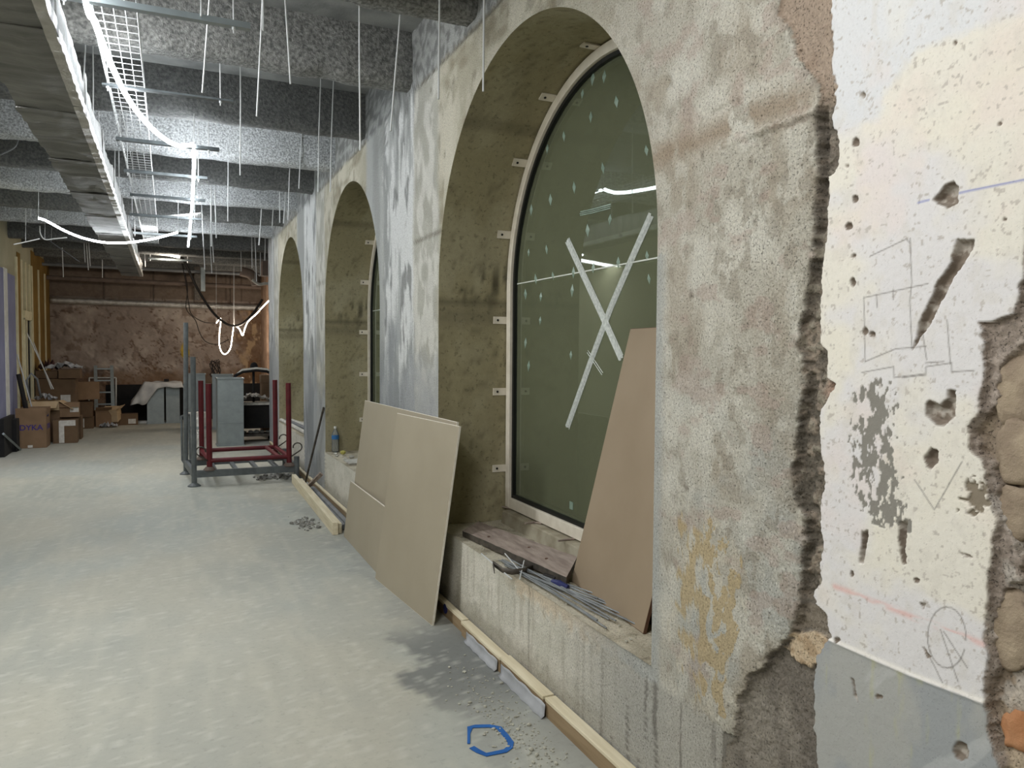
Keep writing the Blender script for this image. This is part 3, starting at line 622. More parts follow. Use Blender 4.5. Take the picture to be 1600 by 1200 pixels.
def add_rear():
    x = np.linspace(XL-.1, 5, 300); z = np.linspace(0, ZC, 170); Xg, Zg = np.meshgrid(x, z, indexing='ij')
    c = mix(np.broadcast_to(s2l((150, 136, 126)), Xg.shape+(3,)), s2l((178, 165, 154)), sst(.4, .62, fbm(Xg*1.6, Zg*1.6, 501)))
    c = mix(c, s2l((104, 82, 66)), sst(.62, .68, fbm(Xg*6, Zg*6, 503, 5))*.55)
    for sd, sc_ in ((521, 2.6), (523, 4.2)):
        rdg = np.abs(fbm(Xg*sc_, Zg*sc_, sd, 4)-.5); c = mix(c, s2l((96, 74, 60)), (1-sst(.006, .016, rdg))*sst(.47, .53, fbm(Xg*1.4, Zg*1.4, sd+1))*.85)
    c = mix(c, s2l((116, 88, 62)), (1-sst(.95, 1.35, Zg+.6*(fbm(Xg*3, Zg*3, 505)-.5)))*.75)
    rs = sst(1.45, 1.75, Xg+.7*(fbm(Xg*4, Zg*4, 507)-.5))*(Zg < 2.6); c = mix(c, s2l((108, 80, 54)), rs*.8); c = mix(c, s2l((186, 160, 126)), rs*sst(.56, .62, fbm(Xg*9, Zg*5, 509))*.7)
    up = sst(2.78, 2.82, Zg); c = mix(c, s2l((112, 98, 86)), up*.9)
    seam = np.zeros_like(Xg)
    for s in (-1.3, -.3, .55, 1.25, 1.6): seam = seam+np.exp(-((Xg-s)/.015)**2)
    c = mix(c, s2l((66, 56, 50)), np.clip(seam, 0, 1)*up*.7)
    pa = (1-sst(.8, 1.0, np.hypot((Xg-.35)/.10, (Zg-1.62)/.22)+.3*(fbm(Xg*9, Zg*9, 511)-.5))); c = mix(c, s2l((190, 160, 40)), pa*.8)
    dmg = sst(.60, .63, fbm(Xg*7, Zg*7, 503, 5))
    V = np.stack([Xg, YR+.02*dmg*(1-up)-.05*up, Zg], -1).reshape(-1, 3)
    o = colmesh('wall_rear', V, gridfaces(300, 170, True), c.reshape(-1, 3), M_rear); tag(o, kind='structure')
    MB().box((-1.3, YR-.012, .01), (3.2, YR+.0, .84)).build('black_base_panel', M_black, o)  # flat black panel along the foot of the rear wall
add_rear()
o = MB().box((XL-.2, YB-.2, 0), (5, YB, ZC)).build('wall_front', M_plinth); tag(o, kind='structure')
o = MB().box((4.3, YEND-.2, 0), (4.5, YR+.1, ZC)).build('trim_1', M_plinth); tag(o, kind='structure')
o = MB().box((2.05, 18.2, 0), (4.4, YR+.05, ZC)).build('trim_2', mat('brown_pier', lin(150, 122, 102), lin(178, 150, 128), 6, .9, .4, 30)); tag(o, kind='structure')

# ---- windows
def arcpt(yc, a, r): return (yc+r*math.cos(a), ZS+r*math.sin(a))
def add_window(n, yc, full):
    w = bpy.data.objects.new('window_%d' % n, None); COL.objects.link(w); tag(w, kind='structure'); w.location = (XW, yc, .6)
    ch = []
    def prof(ro, ri, x0, x1):
        b = MB(); pts = []
        for k in range(13): pts.append((1, ZS-(ZS-.60)*(1-k/12.), None))
        rows = []
        for z in np.linspace(.60, ZS, 10): rows.append(((yc+ro, z), (yc+ri, z)))
        for a in np.linspace(0, PI, 60)[1:-1]: rows.append((arcpt(yc, a, ro), arcpt(yc, a, ri)))
        for z in np.linspace(ZS, .60, 10): rows.append(((yc-ro, z), (yc-ri, z)))
        vs = []
        for o_, i_ in rows: vs += [(x0, *o_), (x0, *i_), (x1, *i_), (x1, *o_)]
        fs = []
        for k in range(len(rows)-1):
            for q in range(4): fs.append((k*4+q, k*4+(q+1) % 4, k*4+4+(q+1) % 4, k*4+4+q))
        fs += [(0, 1, 2, 3), tuple(len(vs)-4+q for q in (3, 2, 1, 0))]
        return b.add(vs, fs)
    ch.append(prof(R-.012, R-.070, 2.075, 2.16).build('frame', M_frame, bevel=.004))
    ch.append(prof(R-.070, R-.092, 2.095, 2.155).build('gasket', M_gasket))
    ch.append(MB().box((2.075, yc-R+.072, .598), (2.16, yc+R-.072, .668)).build('bottom_rail', M_frame, bevel=.004))
    ch.append(MB().box((2.095, yc-R+.09, .668), (2.15, yc+R-.09, .69)).build('gasket', M_gasket))
    # two panes with a joint between them
    zj = 2.10
    def pane(z0, z1):
        pts = []
        rr = R-.08
        zz = [z for z in np.linspace(z0, z1, 40)]
        def half(z): return rr if z <= ZS else math.sqrt(max(rr*rr-(z-ZS)**2, 0))
        left = [(yc+half(z), z) for z in zz]; right = [(yc-half(z), z) for z in zz]
        vs = [];
        for l, r in zip(left, right): vs += [(XW, *l), (XW, *r), (XW+.012, *r), (XW+.012, *l)]
        fs = []
        for k in range(len(zz)-1):
            for q in range(4): fs.append((k*4+q, k*4+(q+1) % 4, k*4+4+(q+1) % 4, k*4+4+q))
        fs += [(0, 1, 2, 3), tuple(len(vs)-4+q for q in (3, 2, 1, 0))]
        return MB().add(vs, fs)
    ch.append(pane(.675, zj-.003).build('glass_pane', M_glass)); ch.append(pane(zj+.003, ZS+R-.085).build('glass_pane', M_glass))
    ch.append(MB().box((XW-.003, yc-R+.09, zj-.0035), (XW+.010, yc+R-.09, zj+.0035)).build('pane_joint', M_string))
    # fixing brackets lying on the reveal
    spots = [(1, .86), (1, 1.38), (1, 1.86), (-1, .86), (-1, 1.38), (-1, 1.86)]
    for sgn, z in spots:
        y = yc+sgn*(R-.004)
        b = MB().box((1.985, y-.004, z-.024), (2.08, y+.004, z+.024)).build('bracket', M_frame); ch.append(b)
        k = MB().tube([(2.015, y-.0045*sgn, z), (2.015, y-.0075*sgn, z)], .008, 8).build('screw_head', M_gasket); k.parent = b
    for a in (18, 41, 64, 88, 112, 136, 160):
        a = math.radians(a); e = .021
        q = [(1.985, *arcpt(yc, a-e, R-.003)), (2.08, *arcpt(yc, a-e, R-.003)), (2.08, *arcpt(yc, a+e, R-.003)), (1.985, *arcpt(yc, a+e, R-.003))]
        b = MB().slab(q, (0, -.008*math.cos(a), -.008*math.sin(a))).build('bracket', M_frame); ch.append(b)
        p = Vector((2.015, *arcpt(yc, a, R-.012))); k = MB().tube([p, p+Vector((0, -.003*math.cos(a), -.003*math.sin(a)))], .008, 8).build('screw_head', M_gasket); k.parent = b
    if full:
        def strip(name, pts, wd, m=M_tape, seed=1, n=7):
            # bundle of thin brushed tape fibres, flat on the pane
            q = [onx(u, v, XW-.002) for u, v in pts]; rr = random.Random(seed); b = MB()
            for k in range(n):
                off = (k/(n-1)-.5)*2*wd if n > 1 else 0; ww = wd/n*rr.uniform(.55, 1.05)
                t0, t1 = rr.uniform(0, .05), rr.uniform(.96, 1)
                for a, c in zip(q[:-1], q[1:]):
                    d = (c-a); nr = Vector((0, -d.z, d.y)).normalized()
                    A = a+d*(t0 if a == q[0] else 0)+nr*off; C = a+d*(t1 if c == q[-1] else 1)+nr*off
                    b.slab([A-nr*ww, C-nr*ww, C+nr*ww, A+nr*ww], (-.001-.0004*k, 0, 0))
            return b.build(name, m)
        ch.append(strip('tape_cross_stroke', [(886, 374), (905, 415), (940, 490), (972, 562)], .021, seed=2))
        ch.append(strip('tape_cross_stroke', [(1019, 333), (985, 410), (955, 480), (925, 560), (886, 670)], .020, seed=3))
        ch.append(strip('tape_scrap', [(918, 549), (942, 585)], .007, seed=4, n=2))
        ch.append(strip('chalk_scuff', [(906, 334), (925, 330), (955, 322)], .010, m=M_sticker, seed=6, n=3))
        st = [(944, 120), (926, 123), (910, 147), (963, 159), (923, 183), (881, 213), (855, 233), (1010, 235), (942, 263), (897, 293), (860, 312), (830, 328), (953, 343), (918, 360), (854, 390), (826, 395), (1011, 400), (966, 410), (927, 419), (864, 431), (837, 436), (896, 426), (1014, 436), (894, 454), (821, 460), (845, 464), (844, 501), (821, 536), (892, 555), (826, 572)]
        rr = random.Random(5)
        for u, v in st:
            c = onx(u, v, XW-.001); h = rr.uniform(.026, .038); k = h*rr.uniform(.5, .62); sk = rr.uniform(-.008, .008)
            vs = [c+Vector((0, -k, 0)), c+Vector((0, sk, -h)), c+Vector((0, k, 0)), c+Vector((0, -sk, h)), c+Vector((-.007, -k*.3, 0)), c+Vector((-.007, k*.3, h*.2))]
            ch.append(MB().add(vs, [(0, 1, 4), (1, 5, 4), (1, 2, 5), (2, 3, 5), (3, 4, 5), (3, 0, 4), (3, 2, 1, 0)]).build('glass_spacer', M_sticker))
        c = onx(893, 790, XW-.001); ch.append(MB().box((c.x-.003, c.y-.02, c.z-.022), (c.x, c.y+.02, c.z+.022)).build('glass_label', M_sticker))
    relink(ch, w)
    return w
for i in range(3): add_window(i+1, YC+PER*i, i == 0)

# ================================================================== THINGS
# ---- near floor: blue tape ring, battens, rubble
q = [onz(660+a/4, 900+b/4, 0) for a, b in [(289, 1052), (290, 990), (297, 950), (330, 943), (420, 941), (478, 952), (520, 1000), (553, 1045), (546, 1075), (518, 1097), (400, 1121), (350, 1100), (308, 1074)]]
rows = []
for i, a in enumerate(q):
    d = (q[min(i+1, len(q)-1)]-q[max(i-1, 0)]).normalized(); w = .006 if i < 2 else .013
    n = Vector((-d.y, d.x, 0))*w; rows.append([a-n+Vector((0, 0, .003)), a+n+Vector((0, 0, .003))])
o = MB().grid(rows).build('tape_outline', M_bluetape, loc=(q[3].x, q[3].y, 0)); so = o.modifiers.new('solid', 'SOLIDIFY'); so.thickness = .0018; so.offset = 0
tag(o, 'blue tape stuck on the floor as an open rounded outline', 'tape')

def batten(y0, y1, x0, x1, h, label, film=None, blue=False):
    r = empty('timber_batten', label, 'batten', (x0, (y0+y1)/2, 0), group='battens along the foot of the arcade wall')
    ch = [MB().box((x0, y0, h-.018), (x1, y1, h)).build('top_strip', M_wood, bevel=.003),
          MB().box((x0+.004, y0+.003, 0), (x1, y1-.003, h-.018)).build('batten_body', M_wood_face)]
    if film:
        b = MB(); n = 14; rows = []
        for k in range(n+1):
            y = film[0]+(film[1]-film[0])*k/n; w = .004*math.sin(k*1.9)
            rows.append([(x0-.022+w, y, .002), (x0-.006+w*.5, y, .012), (x0-.003, y, h*.55), (x0-.002, y, h*(.70+.05*math.sin(k*1.3)))])
        o = b.grid(rows).build('grey_film_strip', M_film, smooth=True); so = o.modifiers.new('solid', 'SOLIDIFY'); so.thickness = .0012; ch.append(o)
    if blue: ch.append(MB().tube([(x0+.004, blue, h*.62), (x0-.002, blue, h*.62)], .03, 14).build('blue_mark', M_blue))
    relink(ch, r)
batten(1.30, 3.02, 1.535, 1.590, .088, 'nearest timber batten, pale top edge and bare brown face, below the brown board')
batten(3.03, 3.52, 1.530, 1.588, .090, 'timber batten with grey film on its face, second from the camera', film=(3.0, 3.5))
batten(3.53, 4.10, 1.532, 1.586, .082, 'short timber batten with a chipped end beside the dark floor stain', film=(3.55, 4.0))
batten(4.11, 6.55, 1.548, 1.586, .085, 'timber batten with a round dark blue mark, running behind the plasterboard sheets', blue=4.42)
batten(6.60, 9.6, 1.56, 1.59, .085, 'thin pale batten below the sill with the water bottle')
batten(9.7, 13.6, 1.56, 1.59, .085, 'farthest pale batten, at the wall behind the red frame')
def rubble(name, label, cx, cy, sx, sy, n, m, r0, r1, seed):
    rr = random.Random(seed); b = MB()
    for k in range(n):
        x, y = rr.gauss(cx, sx), rr.gauss(cy, sy)
        if x > 1.5: x = 1.5-rr.random()*.05
        r = rr.uniform(r0, r1)*(1 if rr.random() < .9 else 1.8); b.rock((x, y, r*.5), r, rr.random())
    tag(b.build(name, m, loc=(cx, cy, 0)), label, 'rubble', kind='stuff')
rubble('plaster_crumbs', 'pale plaster crumbs scattered along the floor near the blue tape outline', 1.36, 3.02, .065, .34, 420, M_rubble, .002, .006, 1)
rubble('plaster_crumbs', 'small heap of grey crumbs beside the pale timbers', 1.17, 7.35, .05, .13, 110, M_rubble_d, .004, .014, 2)
rubble('plaster_crumbs', 'heap of broken grey rubble under the right end of the grey stillage', 1.25, 10.2, .13, .10, 160, M_rubble_d, .006, .025, 3)

# ---- plasterboard sheets leaning on the pillar
def sheet(label, bl, br, tl, tr, th, name='plasterboard_sheet', face=M_pb, edge=M_gyps, cat='plasterboard', group='plasterboard sheets leaning on the pillar'):
    bl, br, tl, tr = map(Vector, (bl, br, tl, tr)); tr = tr-(br-bl).cross(tl-bl).normalized()*(tr-bl).dot((br-bl).cross(tl-bl).normalized()); n = (br-bl).cross(tl-bl).normalized()
    if n.x > 0: n = -n                     # towards the room
    c = (bl+br)/2; r = empty(name, label, cat, (c.x, c.y, 0), group=group)
    e = n*-.0012
    ch = [MB().slab([bl, br, tr, tl], n*-th).build('gypsum_core', edge), MB().slab([bl+(tr-bl)*.002, br+(tl-br)*.002, tr+(bl-tr)*.002, tl+(br-tl)*.002], n*.0012).build('paper_face', face)]
    relink(ch, r); return r
sheet('tall wide plasterboard sheet at the back of the stack, left half showing', (1.430, 6.70, .001), (1.450, 4.36, .001), (1.565, 6.61, 1.215), (1.585, 4.32, 1.222), .0125)
sheet('right-hand plasterboard sheet in front, nearest to the camera, with a white edge', (1.346, 5.372, .001), (1.425, 4.306, .001), (1.487, 5.296, 1.205), (1.566, 4.23, 1.206), .0125)
sheet('low offcut of plasterboard at the front left of the stack', (1.402, 6.725, .001), (1.388, 5.24, .001), (1.452, 6.68, .498), (1.438, 5.20, .500), .0125)

# ---- brown board in the first arch, with a second one behind it
BL, BR = Vector((1.823, 3.304, SILL+.002)), Vector((1.748, 2.561, SILL+.002)); TL = Vector((2.035, 3.125, 1.765)); TR = TL+(BR-BL)
sheet('brown fibreboard sheet standing tilted against the first arched window', BL, BR, TL, TR, .014, 'fibreboard_sheet', M_mdf, M_mdf_dark, 'board', None)
sh = Vector((.075, -.12, 0))
sheet('dark brown board hidden behind the brown fibreboard sheet, only its broken edge showing', BL+sh+Vector((0, -.25, 0)), BR+sh*.75, TL+Vector((.012, -.35, -.5)), TR+Vector((.012, -.02, -.45)), .012, 'chipped_board', M_mdf_dark, M_mdf_dark, 'board', None)
# plank lying on the sill
def plank():
    a, b_, c, d = onz(722.5, 829, .545), onz(747.5, 815, .565), onz(902, 870, .600), onz(885, 902, .560)
    r = empty('weathered_plank', 'weathered grey-brown plank lying along the first window sill', 'plank', (1.8, 4.0, SILL))
    P0, P1, P2, P3 = a, b_, c, d; rows = []
    for k in range(25):
        t = k/24; A = P0.lerp(P3, t); B = P1.lerp(P2, t)
        rows.append([A.lerp(B, s)+Vector((0, 0, .004*(random.random()-.5))) for s in np.linspace(0, 1, 6)])
    top = MB(); top.grid(rows); bot = [[p-Vector((0, 0, .034)) for p in rw] for rw in rows]; top.grid(bot)
    edge = [rw[0] for rw in rows]+[p for p in rows[-1][1:]]+[rw[-1] for rw in rows[::-1]][1:]+[p for p in rows[0][::-1]][1:]
    relink([top.build('plank_board', M_plank), MB().grid([edge, [p-Vector((0, 0, .034)) for p in edge]]).build('plank_edge', M_steel_d)], r)
    for k, t in ((.25, .3), (.62, .6), (.8, .4)):
        p = P0.lerp(P3, k).lerp(P1.lerp(P2, k), t); n = MB().tube([p-Vector((0, 0, .004)), p+Vector((0, 0, .003))], .009, 8).build('knot', M_mdf_dark); relink([n], r)
    # packer under the far end
    tag(MB().box((1.79, 3.45, SILL), (1.87, 3.62, .535)).build('timber_packer', M_mdf_dark, loc=(1.83, 3.5, SILL)), 'dark block under the right end of the weathered plank', 'block')
plank()
# rods on the sill
rr = random.Random(11)
for k in range(14):
    A = onz(792+rr.uniform(-22, 40), 893+rr.uniform(-16, 12), .51); B = onz(965+rr.uniform(-55, 28), 975+rr.uniform(-38, 12), .51)
    A.z = SILL+.012+.006*(k % 4); B.z = SILL+.012+.005*(k % 3); A.x = max(A.x, 1.615); B.x = max(B.x, 1.63)
    mid = A.lerp(B, .5)+Vector((rr.uniform(-.01, .01), 0, .004))
    tag(MB().tube([A, mid, B], .0038, 6).build('metal_rod', M_grey_rod, loc=tuple(mid)), 'thin zinc rod in the loose bundle on the first window sill', 'rod', 'metal rods lying on the first window sill')
A = onz(756, 865, .512); Bp = onz(772, 885, .52)
for k, (p0, p1) in enumerate([((752, 865), (800, 905)), ((789, 865), (812, 892)), ((819, 876), (812, 905))]):
    a = onz(*p0, SILL+.03+.01*k); c = onz(*p1, SILL+.02)
    tag(MB().tube([a, c], .0035, 6).build('metal_rod', M_rod, loc=tuple((a+c)/2)), ['short bent wire end pointing left on the first sill', 'short wire end crossing over the strap on the sill', 'upright wire end beside the dark strap on the sill'][k], 'rod')
q = [onz(*p, SILL+z) for p, z in [((773, 892), .03), ((770, 880), .05), ((785, 891), .035), ((800, 894), .03), ((818, 892), .03), ((836, 886), .02)]]
b = MB(); b.grid([[p+Vector((0, 0, z)) for p in q] for z in (-.014, .014)]); o = b.build('steel_strap', M_steel_d, loc=tuple(q[3]), smooth=True)
so = o.modifiers.new('solid', 'SOLIDIFY'); so.thickness = .003; tag(o, 'curved dark steel strap lying across the rods on the sill', 'strap')
c = onz(874, 915, SILL+.02); tag(MB().tube([(c.x-.01, c.y+.05, SILL+.022), (c.x, c.y, SILL+.026), (c.x+.02, c.y-.05, SILL+.02)], [.017, .02, .014], 10).build('blue_sleeve', M_blue, loc=(c.x, c.y, SILL)), 'dark blue plastic sleeve on the rods below the plank', 'sleeve')
c = onz(853, 903, SILL+.015); tag(MB().tube([(c.x, c.y+.02, SILL+.02), (c.x+.03, c.y-.05, SILL+.02)], .014, 10).build('black_pipe_end', M_cable, loc=(c.x, c.y, SILL)), 'short black tube end tucked under the plank', 'tube')
for k, pts in enumerate([[(820, 818), (835, 816), (846, 818)], [(872, 845), (885, 843), (897, 842)], [(778, 790), (786, 792), (800, 795)]]):
    q = [onz(*p, .595) for p in pts]; tag(MB().tube(q, .006, 5).build('wood_splinter', M_plank, loc=tuple(q[1])), ['dry splinter lying on the plinth halfway along the first window', 'dry splinter on the plinth beside the brown board', 'dry splinter at the left corner of the first window frame'][k], 'splinter')
rr = random.Random(15); b = MB()
for k in range(150):
    x = rr.uniform(1.62, 1.97); y = rr.uniform(2.4, 4.2); r = rr.uniform(.002, .007); b.rock((x, y, SILL+.004+r*.4), r, k)
tag(b.build('sill_grit', M_rubble, loc=(1.75, 3.2, SILL)), 'gritty plaster crumbs along the first window sill', 'rubble', kind='stuff')

# ---- second and third sills
def bottle():
    x, y, z = 1.70, 8.60, SILL+.003
    r = empty('water_bottle', 'clear plastic water bottle with a blue label on the second sill', 'bottle', (x, y, z))
    pr = [(.034, 0), (.040, .006), (.040, .05), (.038, .055), (.040, .06), (.040, .10), (.038, .105), (.040, .11), (.040, .19), (.034, .215), (.018, .25), (.013, .258), (.013, .272)]
    ch = [MB().lathe(pr, (x, y, z), 22).build('bottle_body', M_clear, smooth=True), MB().lathe([(.0405, .145), (.0412, .148), (.0412, .187), (.0405, .19)], (x, y, z), 22).build('label_band', M_bluelabel, smooth=True),
          MB().lathe([(.016, .266), (.016, .288), (.013, .29)], (x, y, z), 14).build('cap', M_white)]
    relink(ch, r)
bottle()
tag(MB().rock((1.72, 8.28, SILL+.035), .045, 3).build('crumpled_wrapper', M_yellow, loc=(1.72, 8.28, SILL)), 'crumpled yellow wrapper beside the water bottle', 'wrapper')
for k, (x, y, s) in enumerate([(1.66, 8.38, .03), (1.64, 8.22, .026), (1.76, 8.05, .034), (1.68, 7.95, .03)]):
    tag(MB().rock((x, y, SILL+s*.5), s, 40+k).build('plaster_lump', M_dust, loc=(x, y, SILL)), ('white plaster lump on the second sill, nearest to the water bottle', 'small white plaster lump at the edge of the second sill', 'larger plaster lump on the second sill half behind the board', 'plaster lump on the second sill hidden behind the plasterboard')[k], 'lump', 'plaster lumps on the second sill')
tag(MB().box((1.64, 7.6, SILL+.004), (1.80, 7.9, SILL+.016)).build('board_scrap', M_dust, loc=(1.7, 7.7, SILL)), 'flat pale board scrap on the second sill behind the plasterboard', 'scrap')
for k in range(3):
    a = Vector((1.63+.07*k, 12.6-.1*k, SILL+.03)); c = Vector((1.68+.09*k, 10.45, SILL+.03+.015*k))
    tag(MB().tube([a, c], .028, 10).build('grey_tube', M_dust if k != 1 else M_tube, loc=tuple((a+c)/2)), ['dusty tube at the front of the third sill', 'grey tube in the middle of the third sill', 'dusty tube at the back of the third sill'][k], 'tube')
tag(MB().slab([(1.75, 10.5, SILL+.06), (1.95, 10.45, SILL+.06), (1.98, 10.35, 1.02), (1.93, 10.36, 1.02)], (0, -.02, 0)).build('dark_offcut', M_steel_d, loc=(1.8, 10.4, SILL)), 'dark pointed offcut standing on the third sill', 'offcut')

# ---- long timbers, pipes, rod, stake on the floor
def beam(label, a, c, w, h):
    a, c = Vector(a), Vector(c); d = (c-a).normalized(); n = Vector((d.y, -d.x, 0))*w
    o = MB().slab([a, a+n, c+n, c], (0, 0, h)).build('timber_length', M_wood, loc=tuple(a), bevel=.003); tag(o, label, 'timber', 'long timbers on the floor')
beam('tall pale timber length on the floor, outer of the pair', (1.318, 6.80, 0), (1.375, 9.68, 0), .05, .112)
beam('lower pale timber length against the wall side of the pair', (1.372, 6.84, 0), (1.43, 9.45, 0), .036, .092)
for k in range(2):
    a = Vector((1.455+.058*k, 6.95+.1*k, .03)); c = Vector((1.475+.055*k, 9.25-.2*k, .03))
    tag(MB().tube([a, c], .027, 12).build('grey_pipe', M_tube, loc=tuple(a)), ['grey pipe lying next to the pale timbers', 'grey pipe lying closest to the foot of the wall'][k], 'pipe')
tag(MB().tube([(1.49, 9.42, .004), (1.585, 8.67, 1.005)], .013, 10).build('steel_bar', M_steel_d, loc=(1.49, 9.42, 0)), 'rusty steel bar leaning on the pillar behind the pale timbers', 'bar')
a = onz(486, 768, .02); tag(MB().slab([(1.44, 9.0, .06), (1.485, 8.97, .06), (1.555, 8.55, .26), (1.53, 8.58, .28)], (0, .02, .012)).build('wooden_stake', M_plank, loc=(1.46, 9, 0)), 'short wooden stake propped against the wall beside the steel bar', 'stake')

# ---- steel stillage with red frame
def stillage():
    x0, x1, y0, y1 = .265, 1.47, 9.89, 11.0
    r = empty('steel_stillage', 'grey steel post pallet with two tall posts on the left', 'stillage', (.85, 10.4, 0)); ch = []
    def post(x, y, h, rad, lx=0):
        p = MB().tube([(x, y, .03), (x+lx, y, h)], rad, 12).build('post', M_steel_g); ch.append(p)
        f = MB().lathe([(.075, 0), (.075, .012), (.05, .03), (rad*.9, .045)], (x, y, 0), 14).build('foot_plate', M_steel_g); f.parent = p
    post(x0, y0, 1.56, .030); post(x0-.075, y1-.1, 2.0, .030, .02)
    post(x1, y0+.02, .30, .033); post(x1, y1, .27, .033)
    for a, c in (((x0, y0, .15), (x1, y0+.02, .15)), ((x0-.07, y1-.1, .15), (x1, y1, .15)), ((x0, y0, .15), (x0-.07, y1-.1, .15)), ((x1, y0, .15), (x1, y1, .15))):
        a, c = Vector(a), Vector(c); d = (c-a).normalized(); n = Vector((-d.y, d.x, 0))*.02
        ch.append(MB().slab([a-n-Vector((0, 0, .045)), c-n-Vector((0, 0, .045)), c+n-Vector((0, 0, .045)), a+n-Vector((0, 0, .045))], (0, 0, .085)).build('rail', M_steel_g))
    for k in range(4):
        x = .50+.25*k; ch.append(MB().slab([(x, y0, .105), (x+.05, y0, .105), (x+.03, y1, .105), (x-.02, y1, .105)], (0, 0, .035)).build('cross_bar', M_steel_g))
    for x, y in ((.44, 9.92), (1.38, 9.93), (.39, 10.93), (1.345, 10.98)):
        ch.append(MB().lathe([(.075, .18), (.075, .19), (.045, .225)], (x, y, 0), 14).build('socket_cone', M_rustpipe))
    relink(ch, r)
    r = empty('red_stacking_frame', 'dark red tubular frame with four posts standing on the grey pallet', 'frame', (.9, 10.4, .2)); ch = []
    P = {'a': (.44, 9.92), 'b': (1.38, 9.93), 'c': (.39, 10.93), 'd': (1.345, 10.98)}
    for k, (x, y) in P.items():
        p = MB().tube([(x, y, .225), (x-.005, y, 1.235)], .033, 12).build('post', M_steel_r); ch.append(p)
        if k != 'c':
            s = 1 if k in 'bd' else -1
            pts = [(x+s*.02, y-.02, .30)]+[(x+s*(.10+.055*math.cos(t)), y-.03, .42+.055*math.sin(t)) for t in np.linspace(-1.2, 3.3, 9)]
            h = MB().tube(pts, .009, 6).build('hook', M_steel_d, smooth=True); h.parent = p
    for a, c in (('a', 'b'), ('c', 'd'), ('a', 'c'), ('b', 'd')):
        ch.append(MB().tube([(*P[a], .30), (*P[c], .30)], .028, 10).build('rail', M_steel_r))
    ch.append(MB().tube([(1.26, 9.95, .30), (1.22, 10.95, .30)], .026, 10).build('rail', M_steel_r))
    relink(ch, r)
stillage()
tag(MB().tube([(.155, 11.75, .70), (.16, 11.72, .08), (.19, 11.70, .03), (.25, 11.68, .03)], .016, 10).tube([(.155, 11.75, .70), (.26, 11.95, .71), (.27, 11.98, .03)], .016, 10).build('bent_tube_frame', M_steel_g, loc=(.2, 11.8, 0)), 'bent grey tube frame standing by the foil-wrapped duct', 'tube frame')

# ---- ducts
def galv(label, x, y, wx, wy, h, rz=0, group=None):
    r = empty('sheet_metal_duct', label, 'duct', (x, y, 0), rz, group)
    t = .006; a, b_ = wx/2, wy/2
    m = MB()
    m.box((-a, -b_, 0), (a, -b_+t, h)); m.box((-a, b_-t, 0), (a, b_, h)); m.box((-a, -b_+t, 0), (-a+t, b_-t, h)); m.box((a-t, -b_+t, 0), (a, b_-t, h))
    s = m.build('duct_shell', M_galv); s.parent = r
    for z0 in (0, h-.022):
        m = MB(); e = .014
        m.box((-a-e, -b_-e, z0), (a+e, -b_, z0+.022)); m.box((-a-e, b_, z0), (a+e, b_+e, z0+.022)); m.box((-a-e, -b_, z0), (-a, b_, z0+.022)); m.box((a, -b_, z0), (a+e, b_, z0+.022))
        s = m.build('flange', M_galv); s.parent = r
    for k in (1, 2):
        z = h*k/3; s = MB().box((-a+.02, -b_-.004, z-.004), (a-.02, -b_, z+.004)).build('stiffening_bead', M_galv); s.parent = r
galv('front upright galvanised duct seen through the red frame', .955, 14.0, .42, .32, 1.17, .03)
galv('upright galvanised duct behind the tall grey post', .52, 17.2, .34, .3, 1.15, 0)
galv('upright galvanised duct right behind the front duct', 1.02, 17.0, .40, .3, 1.14, -.05)
galv('left of the two upright ducts under the white dust sheet', -.275, 18.7, .34, .3, .90, 0)
galv('right of the two upright ducts under the white dust sheet', .075, 18.75, .28, .3, .90, 0)
def foilduct(x, y, r0, h):
    n = 40; rows = []
    for i in range(30):
        z = h*i/29; rows.append([(x+(r0+.006*math.sin(i*2.2)+.012*random.random())*math.cos(2*PI*k/n), y+(r0+.012*random.random())*math.sin(2*PI*k/n), z) for k in range(n)]); rows[-1].append(rows[-1][0])
    m = MB(); m.grid(rows); m.add(rows[-1][:-1], [tuple(range(n))])
    r = empty('foil_wrapped_duct', 'short foil-wrapped round duct standing behind the grey posts', 'duct', (x, y, 0)); relink([m.build('foil_wrap', M_foil, smooth=True), MB().lathe([(r0+.014, h*.62), (r0+.016, h*.63), (r0+.016, h*.67), (r0+.014, h*.68)], (x, y, 0), 30).build('tape_band', M_galv)], r)
foilduct(.42, 12.95, .15, .66)
def sheetcloth():
    # drape over the two far ducts
    U = np.linspace(-.42, .46, 34); rows = []
    X0, X1, Y0, Y1, ZT = -.50, .26, 18.50, 18.98, .915
    for i, s in enumerate(np.linspace(-.50, 1.22, 44)):      # across (left overhang .. right overhang)
        row = []
        for j, t in enumerate(np.linspace(-.15, 1.05, 26)):
            x = X0+(X1-X0)*min(max(s, 0), 1); y = Y0+(Y1-Y0)*min(max(t, 0), 1); z = ZT
            if s < 0: x += s*.55; z += s*.95*(1-.1*t)
            if s > 1: x += (s-1)*.25; z -= (s-1)*.75
            if t < 0:
                qq = -t/.15; fr_ = min(max((s-.05)/.3, 0), 1); y += -.02-qq*.05; zb = .45*(1-fr_)+.80*fr_; z += (zb-z)*qq; x += (.07*(1 if s < .1 else 0))*qq*max(-s*2, 0)
            z += .012*math.sin(s*14+t*3)+.01*math.sin(t*11+s*5); y += .012*math.sin(s*17) if t < 0 else 0
            row.append((x, y, z))
        rows.append(row)
    o = MB().grid(rows).build('dust_sheet', M_sheet, smooth=True, loc=(-.1, 18.7, .9)); so = o.modifiers.new('solid', 'SOLIDIFY'); so.thickness = .004
    tag(o, 'white dust sheet draped over the two ducts by the rear wall', 'sheet')
sheetcloth()
